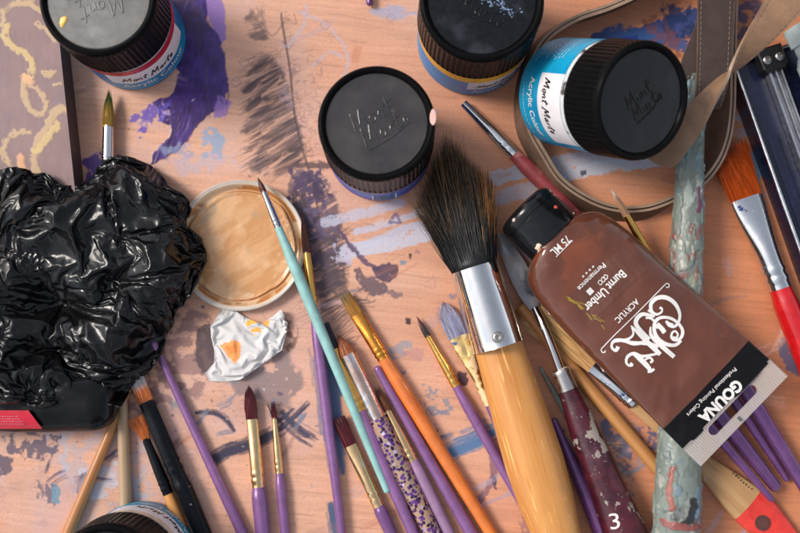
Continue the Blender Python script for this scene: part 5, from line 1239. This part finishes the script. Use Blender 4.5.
for pts, w, tp in [
    (zA([(520, 365), (556, 378), (588, 350), (596, 290), (565, 225), (510, 186), (450, 186), (408, 222), (408, 272), (440, 296), (474, 282), (478, 258), (462, 252)]), 4.6, [.9, .8, .8, 1.1, 1.25, 1.1, .9, .6, .5, .7]),
    (zA([(552, 445), (572, 452), (584, 430), (566, 408), (546, 420), (542, 450), (566, 468), (604, 452), (616, 408), (590, 360), (535, 322), (470, 318), (432, 350), (428, 410), (456, 462), (510, 496), (568, 500), (606, 470)]), 4.2, [.5, .6, .6, .7, .9, 1.0, .9, .9, 1.1, 1.2, 1.1, .9]),
    (zA([(505, 340), (525, 362), (552, 372)]), 4.4, [.6, 1.2, 1.3]),
    (zA([(445, 360), (480, 395), (494, 415)]), 4.6, None), (zA([(440, 385), (462, 372)]), 3, None), (zA([(478, 420), (500, 404)]), 3, None),
    (zA([(430, 312), (392, 300), (346, 296), (312, 324), (306, 362), (340, 408), (396, 462)]), 4.6, [.5, .8, 1.1, 1.25, 1.2, 1.1, .9]),
    (zA([(430, 345), (405, 322), (370, 318)]), 2.4, None), (zA([(385, 268), (420, 290)]), 2.2, None),
    (zA([(402, 378), (404, 430), (440, 476), (500, 528), (560, 580)]), 5.0, [.3, .8, 1.1, 1.2, 1.1]),
    (zA([(272, 372), (330, 430), (392, 492), (430, 530)]), 5.2, [.3, 1, 1.2, 1.0]),
    (zA([(276, 384), (288, 424), (262, 456), (210, 470), (160, 478), (142, 505), (154, 530), (182, 528)]), 2.8, [.5, .9, 1.1, 1.2, 1.1, 1, 1, 1.2]),
    (zA([(226, 476), (320, 486), (400, 494)]), 3.6, [.5, 1.1, 1.2]),
    (zB([(560, 95), (548, 118), (528, 106), (524, 78), (548, 58), (600, 62), (650, 78), (720, 72), (790, 96)]), 4.4, [1.2, .8, .6, .7, .9, 1.1, 1.1, 1.0, .8]),
    (zB([(690, 8), (720, 60), (770, 110), (800, 140)]), 5.2, [.6, 1.1, 1.2, 1]),
    (zB([(640, 130), (690, 170), (726, 206), (748, 236)]), 5.6, [.5, 1.2, 1.1, .7]), (zB([(728, 238), (748, 236), (766, 222)]), 2.6, None),
    (zB([(628, 190), (640, 200), (622, 204), (606, 184), (614, 152), (650, 134), (700, 150), (790, 134)]), 3.8, [1, .8, .6, .8, 1, 1.1, 1, .7]),
    (zB([(700, 186), (722, 164), (744, 160), (756, 176), (742, 186)]), 2.8, [.7, 1, 1, 1, 1.2]),
]:
    ribbon_decal(ln, pts, w, 0, tp)
text_decal(ln, "Professional Painting Colors", 711, 391.5, 67, 5.2, .004)
text_decal(ln, "GOUNA", 720.5, 401.5, 54, 12.5, .045)
ln.build("printed_label", [M['white_print'], mat("clear_window", C(96, 56, 42), .25, coat=.4, var=.06), mat("yellow_green_smear", C(150, 128, 40), .4)], body, smooth=False)
# cap
cm = MB(); xs = [(0, .66), (.0003, .80), (.0009, .90), (.0018, .965), (.0030, .995), (.0038, 1), (10 * u, 1.0), (14 * u, 1.0), (14.4 * u, .972), (16.4 * u, .972), (16.8 * u, 1.0), (45 * u, 1.0), (46.5 * u, .99), (47 * u, .9)]
cm.loft([(x, rc * g_, rc * g_ * .99) for x, g_ in xs], 72); cp = cm.build("cap", mat("glossy_black_cap", (.006, .006, .007), .16, spec=.4, layers=[(C(220, 190, 165), 170, .70, .72)]), tube, angle=30)
dz = MB(); q = np.random.default_rng(77)
for (px, py, r_) in [(553, 189, 2.4), (558, 192, 1.6), (556, 207, 2.2), (538, 247, 3.2), (545, 250, 3.8), (540, 252, 2.2), (514, 220, 1.6), (574, 213, 1.4)]:
    z = .028
    for _ in range(4):
        p = tinv @ PV(px, py, z); yy = max(-rc * .97, min(rc * .97, p.y)); zz = math.sqrt(rc * rc - yy * yy); z = (Mt @ Vector((p.x, yy, zz))).z
    m = 12; V0 = []
    for h_, s_ in ((-.0003, 1.0), (.00025, .8)):
        for k_ in range(m):
            an = 2 * math.pi * k_ / m; j = q.uniform(.6, 1.3); y1 = max(-rc * .985, min(rc * .985, yy + r_ * u * s_ * j * math.sin(an))); V0.append((p.x + r_ * u * s_ * j * math.cos(an), y1, math.sqrt(rc * rc - y1 * y1) + h_))
    dz.add(V0, [tuple(range(m, 2 * m))] + [(k_, (k_ + 1) % m, m + (k_ + 1) % m, m + k_) for k_ in range(m)], 1 if r_ == 2.2 and px > 550 else 0)
dz.build("dried_drops", [mat("cream_drop", C(226, 200, 178), .45), mat("red_drop", C(206, 84, 62), .4)], cp, angle=180)
# clear crimped end with a hanging slot
cr = MB(); x0, x1, hw = 284 * u, LT, 62.8 * u; sx0, sx1, sh = 287.5 * u, 298 * u, 33 * u
m = 96; outer = []; inner = []
def stad(a):
    # slot outline (rounded bar along Y)
    r_ = (sx1 - sx0) / 2; cx = (sx0 + sx1) / 2; dx, dy = math.cos(a), math.sin(a); hy = sh - r_
    t1 = r_ / max(1e-6, abs(dx)); y_ = dy * t1
    if abs(y_) <= hy: return (cx + dx * t1, y_)
    cy = math.copysign(hy, dy); bq = dy * cy; cq = cy * cy - r_ * r_; t1 = bq + math.sqrt(max(0, bq * bq - cq)); return (cx + dx * t1, dy * t1)
ang = sorted([2 * math.pi * i / m for i in range(m)] + [math.atan2(s1 * hw, xx - (sx0 + sx1) / 2) % (2 * math.pi) for s1 in (-1, 1) for xx in (x0, x1)] + [math.atan2(s1 * (sh - .002 + .00025 * j), e * .0021) % (2 * math.pi) for s1 in (-1, 1) for e in (-1, 1) for j in range(7)])
for a in ang:
    cx = (sx0 + sx1) / 2; dx, dy = math.cos(a), math.sin(a)
    tq = min((x1 - cx) / dx if dx > 1e-9 else (x0 - cx) / dx if dx < -1e-9 else 9, hw / abs(dy) if abs(dy) > 1e-9 else 9)
    outer.append((cx + dx * tq, dy * tq)); inner.append(stad(a))
m = len(ang); th = .0006
cr.add([(x, y, th) for x, y in outer] + [(x, y, th) for x, y in inner] + [(x, y, -th) for x, y in outer] + [(x, y, -th) for x, y in inner],
       [(i, (i + 1) % m, m + (i + 1) % m, m + i) for i in range(m)] + [(2 * m + (i + 1) % m, 2 * m + i, 3 * m + i, 3 * m + (i + 1) % m) for i in range(m)] +
       [((i + 1) % m, i, 2 * m + i, 2 * m + (i + 1) % m) for i in range(m)] + [(m + i, m + (i + 1) % m, 3 * m + (i + 1) % m, 3 * m + i) for i in range(m)])
c0, w0 = LT - 4.5 * u, 3.3 * u
cr.box(c0 - 2.6 * u, -1.5 * u - w0 / 2, th + .00002, c0 + 2.4 * u, -1.5 * u + w0 / 2, th + .0001, 1)
t = NT("clear_crimped_plastic"); wv = t.n.new("ShaderNodeTexWave"); wv.bands_direction = 'Y'; t.l.new(t.coord(), wv.inputs["Vector"]); wv.inputs["Scale"].default_value = 300
t.put("Base Color", t.mix(t.ramp(wv.outputs["Fac"], .2, .8), C(196, 184, 176), C(214, 204, 196))); t.put("Roughness", .3); t.b.inputs["Alpha"].default_value = .40; t.b.inputs["Coat Weight"].default_value = .3
t.bump(wv.outputs["Fac"], .3, .0003)
cr.build("crimped_end", [t.m, mat("grey_mark", C(84, 86, 84), .4)], tube, smooth=False)

# ------------------------------------------------------------------ the two crumpled sheets
# black plastic bag
t = NT("black_bin_bag_plastic")
t.put("Base Color", t.mix(t.ramp(t.noise(160), .5, .7), (.004, .004, .0045), (.009, .008, .008))); t.put("Roughness", t.fmix(t.ramp(t.noise(120, detail=3), .3, .7), .14, .28)); t.b.inputs["Specular IOR Level"].default_value = .34
vor = t.n.new("ShaderNodeTexVoronoi"); wp = t.n.new("ShaderNodeVectorMath"); wp.operation = 'MULTIPLY_ADD'
nzc = t.n.new("ShaderNodeTexNoise"); nzc.inputs["Scale"].default_value = 90; t.l.new(t.coord(), nzc.inputs["Vector"]); t.l.new(nzc.outputs["Color"], wp.inputs[0]); wp.inputs[1].default_value = (.006, .006, .006); t.l.new(t.coord(), wp.inputs[2])
t.l.new(wp.outputs[0], vor.inputs["Vector"]); vor.inputs["Scale"].default_value = 150
hm_ = t.n.new("ShaderNodeMath"); hm_.operation = 'MULTIPLY_ADD'; t.l.new(t.noise(240, detail=5), hm_.inputs[0]); hm_.inputs[1].default_value = .12; t.l.new(vor.outputs["Distance"], hm_.inputs[2])
t.bump(hm_.outputs[0], .30, .0016)
bag = sheet("plastic_bag", BAG, t.m, crease=((22, 4.6, 5), (11, 1.5, 9)))
tag(bag, "crumpled shiny black plastic bag lying over the palette lid edge", "plastic bag")
# glossy black pack with a red label, half under the bag
PKz = .0095
A, B = PV(-120, 404, PKz), PV(116, 402, PKz); Mp = axis_matrix(A, B); L = (B - A).length
pk_ = empty("wrapped_pack", Mp, "glossy black pack with a red printed label poking out under the black bag", "package")
b = MB(); hw = .0115; secs = [(L * t_, hw, .0088) for t_ in np.linspace(0, .9, 20)] + [(L * .9 + L * .1 * math.sin(a), hw * (.35 + .65 * math.cos(a)), .0088 * (.3 + .7 * math.cos(a))) for a in np.linspace(.15, 1.5, 10)]
b.loft(secs, 48, 0, True, 2.6)
v = np.array(b.v); v[:, 2] += .0030 * (fbm(v[:, 0] * 90, v[:, 1] * 160, 3) - .5) * (v[:, 2] > 0); v[:, 1] += .0012 * (fbm(v[:, 0] * 120, v[:, 2] * 160, 5) - .5); b.v = [tuple(p) for p in v]
pb = b.build("body", mat("glossy_black_wrap", (.006, .006, .007), .16, spec=.22, bumps=(140, .3, (1, 1, 1), .0008), layers=[(C(150, 140, 60), 500, .75, .77)]), pk_, angle=180)
lb = MB(); pinv_ = Mp.inverted(); q = np.random.default_rng(13)
def psurf(px, py, lift=.0003):
    z = .017
    for _ in range(5):
        p = pinv_ @ PV(px, py, z); yy = max(-hw * .97, min(hw * .97, p.y)); zz = .0088 * (1 - abs(yy / hw) ** 2.6) ** (1 / 2.6); z = (Mp @ Vector((p.x, yy, zz))).z
    return (p.x, yy, zz + lift + .0014)
NX, NY = 40, 14
lb.add([psurf(-60 + (60 + 30 + 14 * j / (NY - 1)) * i / (NX - 1), 410 + 18.5 * j / (NY - 1)) for j in range(NY) for i in range(NX)], [(j * NX + i, (j + 1) * NX + i, (j + 1) * NX + i + 1, j * NX + i + 1) for j in range(NY - 1) for i in range(NX - 1)], 0)
for j in range(4):
    x = -2.0
    while x < 26 - abs(j - 3) * 2:
        w = q.uniform(1, 2.4); y = 415.5 + j * 2.5
        lb.add([psurf(x, y, .0005), psurf(x, y + .9, .0005), psurf(x + w, y + .9, .0005), psurf(x + w, y, .0005)], [(0, 1, 2, 3)], 1); x += w + .7
lb.build("red_label", [mat("red_label_print", C(196, 16, 44), .3, coat=.4), mat("label_fine_print", C(212, 110, 124), .4)], pb, angle=180)

# white tissue
def tisc(X, Y):
    c = np.ones(X.shape + (3,)) * np.array(C(206, 203, 201))
    def st(poly, col, k, s0):
        nonlocal c
        poly = np.array(poly, float); wx = X + 3 * (fbm(X / 3, Y / 3, s0) - .5); wy = Y + 3 * (fbm(X / 3 + 9, Y / 3, s0) - .5); ins = np.zeros(X.shape, bool)
        for i in range(len(poly)):
            ax_, ay_ = poly[i]; bx_, by_ = poly[(i + 1) % len(poly)]
            if ay_ != by_: ins ^= ((ay_ > wy) != (by_ > wy)) & (wx < (bx_ - ax_) * (wy - ay_) / (by_ - ay_) + ax_)
        c = np.where(ins[..., None], c * (1 - k) + np.array(col) * k, c)
    st([(222, 344), (234, 340), (241, 342), (240, 354), (235, 359), (228, 352)], C(238, 150, 66), .9, 4); st([(226, 346), (236, 343), (238, 350), (232, 352)], C(236, 120, 50), .6, 5)
    st([(244, 324), (250, 319), (258, 318), (256, 323), (248, 326)], C(240, 168, 30), .9, 6); st([(249, 329), (259, 328), (258, 332), (250, 332)], C(240, 160, 30), .9, 7); st([(264, 321), (269, 320), (267, 327), (263, 325)], C(240, 168, 30), .9, 8); st([(251, 334), (255, 334), (254, 337)], C(236, 180, 110), .8, 9)
    return c
t = NT("white_paper_tissue"); t.put("Base Color", t.attr("paint")); t.put("Roughness", .85); t.bump(t.noise(900), .35, .0002); t.b.inputs["Subsurface Weight"].default_value = .15; t.b.inputs["Subsurface Radius"].default_value = (.002, .002, .002)
tis = sheet("paper_tissue", TIS, t.m, tisc, .05, crease=((13, 2.4, 6), (7, 1.0, 8)))
tag(tis, "crumpled white paper tissue with orange paint stains at the palette lid", "tissue")

# ------------------------------------------------------------------ leather bag straps
def strap(mb, left, right, th, mi_top=0, mi_edge=1, n=9, stitch=None):
    """ribbon between two 3-D edge paths, with thickness"""
    Lp = smooth_path(left, n); Rp = smooth_path(right, n); m = len(Lp)
    d = np.gradient((Lp + Rp) / 2, axis=0); wv_ = Rp - Lp; nn = np.cross(d, wv_); nn /= np.linalg.norm(nn, axis=1)[:, None] + 1e-12
    a, b_ = Lp, Rp; a2, b2 = Lp - nn * th, Rp - nn * th
    V_ = np.concatenate([a, b_, b2, a2]); Fa = []
    Fm = []
    for i in range(m - 1):
        for j, mi in ((0, mi_top), (1, mi_edge), (2, mi_top), (3, mi_edge)):
            j2 = (j + 1) % 4; Fa.append((j * m + i, j2 * m + i, j2 * m + i + 1, j * m + i + 1)); Fm.append(mi)
    Fa += [(0, 3 * m, 2 * m, m), (m - 1, 2 * m - 1, 3 * m - 1, 4 * m - 1)]; Fm += [mi_edge] * 2
    o = len(mb.v); mb.v.extend([tuple(p) for p in V_]); mb.f.extend([tuple(i + o for i in f) for f in Fa]); mb.m.extend(Fm)
    if stitch:
        for f_ in stitch:
            c_ = Lp * (1 - f_) + Rp * f_; sl = np.r_[0, np.cumsum(np.linalg.norm(np.diff(c_, axis=0), axis=1))]; s0 = .0005
            while s0 < sl[-1] - .002:
                p0 = [np.interp(s0, sl, c_[:, k]) for k in range(3)]; p1 = [np.interp(s0 + .0013, sl, c_[:, k]) for k in range(3)]; nm = [np.interp(s0, sl, nn[:, k]) for k in range(3)]
                mb.tube([np.array(p0) + np.array(nm) * .0001, np.array(p1) + np.array(nm) * .0001], .00016, 4, 2); s0 += .0021
SM = [M['leather'], M['leather_edge'], mat("stitch_thread", C(120, 98, 80), .6)]
st_root = empty("leather_bag_straps", Matrix.Translation(PV(690, 60, 0)), "taupe leather bag straps looped round the tipped paint jar, plus an added unseen body for shade", "leather bag")
off = np.array(st_root.location)
# loop standing on its edge: upper edge path (px) at height, lower edge on the table
LOOP = [(700, -60), (650, -14), (612, 6), (578, 18), (550, 36), (534, 62), (527, 96), (530, 126), (545, 155), (562, 180), (590, 199), (618, 208), (648, 207), (676, 197), (700, 184), (718, 163), (728, 138), (732, 108), (733, 70), (735, 20), (738, -40)]
zt = [.016, .016, .015, .013, .0115, .0105, .010, .0105, .0110, .0105, .0095, .0082, .0078, .0078, .0080, .0095, .0115, .013, .014, .015, .015]
lo_off = []
Lp = np.array([P(x, y, z) for (x, y), z in zip(LOOP, zt)])
Rp = np.array([P(x, y, z) for (x, y), z in zip(LOOP, zt)]); Rp[:, 2] = .0004
ctr = P(630, 100, 0); dirn = Lp - ctr; dirn[:, 2] = 0; dirn /= np.linalg.norm(dirn, axis=1)[:, None]; lean = np.interp(np.arange(len(LOOP)), [0, 12, 15, 17, 20], [.0026, .0026, -.0040, -.0075, -.0075]); Rp += dirn * lean[:, None]   # the foot runs out on the near side and in on the far side
b = MB(); strap(b, Lp - off, Rp - off, -.0013, stitch=(.16,)); strap(b, Lp - off + dirn * .0016 + [0, 0, -.0003], Rp - off + dirn * .0016, -.0011)
b.build("loop_band", SM, st_root, angle=50)
# grey flat strap coming down from the top
b = MB(); GL = [(700, -50), (698.5, 0), (698, 40), (697, 84), (694, 110)]; GR = [(735, -50), (733, 0), (731.5, 40), (729, 80), (722, 108)]
gz = [.021, .0212, .0212, .0210, .0205]
strap(b, [P(x, y, z) - off for (x, y), z in zip(GL, gz)], [P(x, y, z) - off for (x, y), z in zip(GR, gz)], .0016, stitch=(.08, .92))
GL = [(699, 16), (690, 40), (681, 66), (684, 92)]; GR = [(702, 16), (704, 40), (704, 66), (700, 92)]
strap(b, [P(x, y, .0182) - off for x, y in GL], [P(x, y, .0184) - off for x, y in GR], .0016)
b.build("hanging_tab", [M['leather_dark'], M['leather'], SM[2]], st_root, angle=50)
# lighter strap twisting over it
TL = [(792, -50), (765, 0), (744, 39), (733, 66), (728.5, 80), (716, 104), (704, 127), (690, 148), (676, 165), (660, 166), (640, 152)]
TR = [(845, -44), (806, 8), (772, 42), (741, 68), (724, 77), (706, 90), (690, 104), (676, 120), (664, 130), (650, 134), (630, 134)]
zl = [.050, .046, .041, .036, .0345, .031, .0275, .0255, .0235, .0215, .0190]; zr = [.054, .048, .041, .031, .0285, .0275, .0268, .0255, .0235, .0215, .0190]
b = MB(); strap(b, [P(x, y, z) - off for (x, y), z in zip(TL, zl)], [P(x, y, z) - off for (x, y), z in zip(TR, zr)], .0014, stitch=(.10, .90))
b.build("twisted_strap", [M['leather_light'], M['leather_edge'], SM[2]], st_root, angle=50)

yb = float(P(0, -46, 0)[1]) - float(st_root.location.y); xl = float(P(585, -46, 0)[0]) - float(st_root.location.x); xr_ = float(P(900, -46, 0)[0]) - float(st_root.location.x)
b = MB(); cx = (xl + xr_) / 2; secs = []
for z_, g_ in [(.0004, .94), (.004, .99), (.02, 1.0), (.06, 1.0), (.10, .97), (.125, .92), (.132, .86)]:
    secs.append((z_, .040 * g_, (xr_ - xl) / 2 * g_))
b.loft(secs, 64, 0, True, 5.0)
b.v = [(cx + v[2], yb + .042 + v[1] + .02 * v[0] / .1, v[0]) for v in b.v]; b.f = [tuple(reversed(f)) for f in b.f]
b.build("added_shade_body", M['leather'], st_root, angle=50)  # unseen body added beyond the straps to shade the upper right corner

# ------------------------------------------------------------------ navy metal paint box at the right edge
c0 = PV(736, 72, .011); e1 = PV(800, 252, .011); Mb = axis_matrix(c0, e1); Mb.translation = Vector((c0.x, c0.y, 0))
nb = empty("navy_box", Mb, "dark navy open metal box with a bright rim and sliding rail at the right edge", "paint box")
binv = Mb.inverted(); W_, L_ = .075, .150
d = MB(); H_ = .0110; tk = .0010
# Y axis of the frame points to the upper right
d.box(-.004, .0, .0003, L_, W_, .0016); d.box(-.004, 0, .0016, L_, tk, H_ - .0003); d.box(-.004, W_ - tk, .0016, L_, W_, H_ - .0003); d.box(-.004, tk, .0016, -.003, W_ - tk, H_ - .0003); d.box(L_ - .001, tk, .0016, L_, W_ - tk, H_ - .0003)
d.box(-.0029, tk + .0001, .0016, L_ - .0011, W_ - tk - .0001, .0075)
navy = mat("navy_enamel", C(12, 15, 40), .28, coat=.5, layers=[(C(22, 26, 58), 40, .45, .65), (C(160, 150, 140), 700, .75, .78)], bumps=(60, .15, (.3, 2, 1), .0008))
d.build("tray", navy, nb, smooth=False)
d = MB(); rp = [Vector((-.004, 0, 0)), Vector((L_, 0, 0)), Vector((L_, W_, 0)), Vector((-.004, W_, 0)), Vector((-.004, 0, 0))]
for i in range(4): d.tube([rp[i] + Vector((0, .0004, H_)), rp[i + 1] + Vector((0, .0004, H_))], .00075, 10)
d.build("rim", mat("bright_rim", (.75, .75, .76), .22, 1.0), nb, angle=60)
r0 = binv @ PV(777, 62, .012); d = MB(); ry = r0.y; rx = r0.x
d.box(rx, ry - .0048, .0078, L_ - .003, ry + .0010, .0098, 0); d.box(rx, ry - .0048, .0098, L_ - .003, ry - .0038, .0122, 0); d.box(rx, ry - .0022, .0098, L_ - .003, ry - .0014, .0122, 0); d.box(rx, ry + .0002, .0098, L_ - .003, ry + .0010, .0122, 0); d.box(rx, ry - .0038, .0098, L_ - .003, ry - .0022, .0104, 1); d.box(rx, ry - .0014, .0098, L_ - .003, ry + .0002, .0106, 1)
rl_ = d.build("rail", [mat("aluminium_rail", (.62, .62, .64), .3, 1.0), mat("rail_groove", (.18, .18, .2), .4, .6)], nb, smooth=False)
for i in range(2): 
    d = MB(); d.box(.03, .0045 + .0045 * i, .0074, L_ - .01, .0062 + .0045 * i, .0079); d.build("divider_rib", navy, nb, smooth=False)
d = MB(); hx, hy = rx - .0010, ry - .0020
pl = [(-.0058, -.0055), (.0030, -.0052), (.0046, -.0040), (.0046, .0040), (.0030, .0052), (-.0058, .0052)]
d.add([(hx + x, hy + y, .0080) for x, y in pl] + [(hx + x, hy + y, .0140) for x, y in pl] + [(hx + x * .9, hy + y * .9, .0144) for x, y in pl], [tuple(range(5, -1, -1)), tuple(range(12, 18))] + [(r_ * 6 + i, r_ * 6 + (i + 1) % 6, r_ * 6 + 6 + (i + 1) % 6, r_ * 6 + 6 + i) for r_ in range(2) for i in range(6)])
br = d.build("bracket", mat("dark_bracket", C(34, 32, 34), .3, .5), nb, smooth=False)
for sx_, sy_ in ((-.0005, -.0027), (-.0005, .0026)):
    d = MB(); prof = [(.0019, .0143), (.0019, .0150), (.0015, .0154), (.0007, .0155), (.0006, .0151), (0, .0151)]
    d.lathe(prof, 20); s_ = d.build("screw", mat("screw_metal", (.32, .31, .30), .3, 1.0), br, angle=40); s_.location = (hx + sx_, hy + sy_, 0)
# pale bottle lying on the box beyond the frame edge
A, B = PV(797, 30, .0200), PV(850, 120, .0200); Mq = axis_matrix(A, B); Mq.translation = A
bt = MB(); bt.loft([(-.012, .004, .004), (-.0115, .0062, .0062), (-.004, .0066, .0066), (-.0038, .0058, .0058), (0, .0060, .0060), (.004, .0085, .0085), (.010, .0092, .0092), (.050, .0092, .0092), (.052, .0085, .0085), (.0525, .005, .005)], 40)
Bp = PV(812, 50, .0215); Mq.translation = Bp
o = bt.build("plastic_bottle", mat("pale_plastic", C(176, 186, 184), .35, coat=.3), None, angle=50, mat4=Mq)
tag(o, "pale grey plastic bottle at the upper right corner on the navy box", "bottle")

# ------------------------------------------------------------------ light: bright overcast, sun veiled, from the left
world = bpy.data.worlds.new("World"); scene.world = world; world.use_nodes = True
wn = world.node_tree.nodes; wl = world.node_tree.links
sky = wn.new("ShaderNodeTexSky"); sky.sky_type = 'NISHITA'; sky.sun_disc = False
SUN_DIR = Vector((-.70, .22, .72)).normalized()
el = math.asin(SUN_DIR.z); az = math.atan2(SUN_DIR.x, SUN_DIR.y)
sky.sun_elevation = el; sky.sun_rotation = az; sky.air_density = 1.0; sky.dust_density = 1.6; sky.ozone_density = 1.0
hs = wn.new("ShaderNodeHueSaturation"); hs.inputs["Saturation"].default_value = .42      # a veiled, whitish sky
wl.new(sky.outputs[0], hs.inputs["Color"]); wl.new(hs.outputs[0], wn["Background"].inputs[0]); wn["Background"].inputs[1].default_value = .11
sd = bpy.data.lights.new("sun", 'SUN'); sd.energy = 1.5; sd.angle = R(19); sd.color = (1, .93, .84)
so = bpy.data.objects.new("sun", sd); COL.objects.link(so); so.rotation_euler = SUN_DIR.to_track_quat('Z', 'Y').to_euler(); so.location = (-.5, .2, 1)
vs = scene.view_settings; vs.view_transform = 'Standard'; vs.look = 'None'; vs.gamma = 1.0; vs.use_curve_mapping = False; vs.exposure = 0.88
scene.cycles.max_bounces = 8
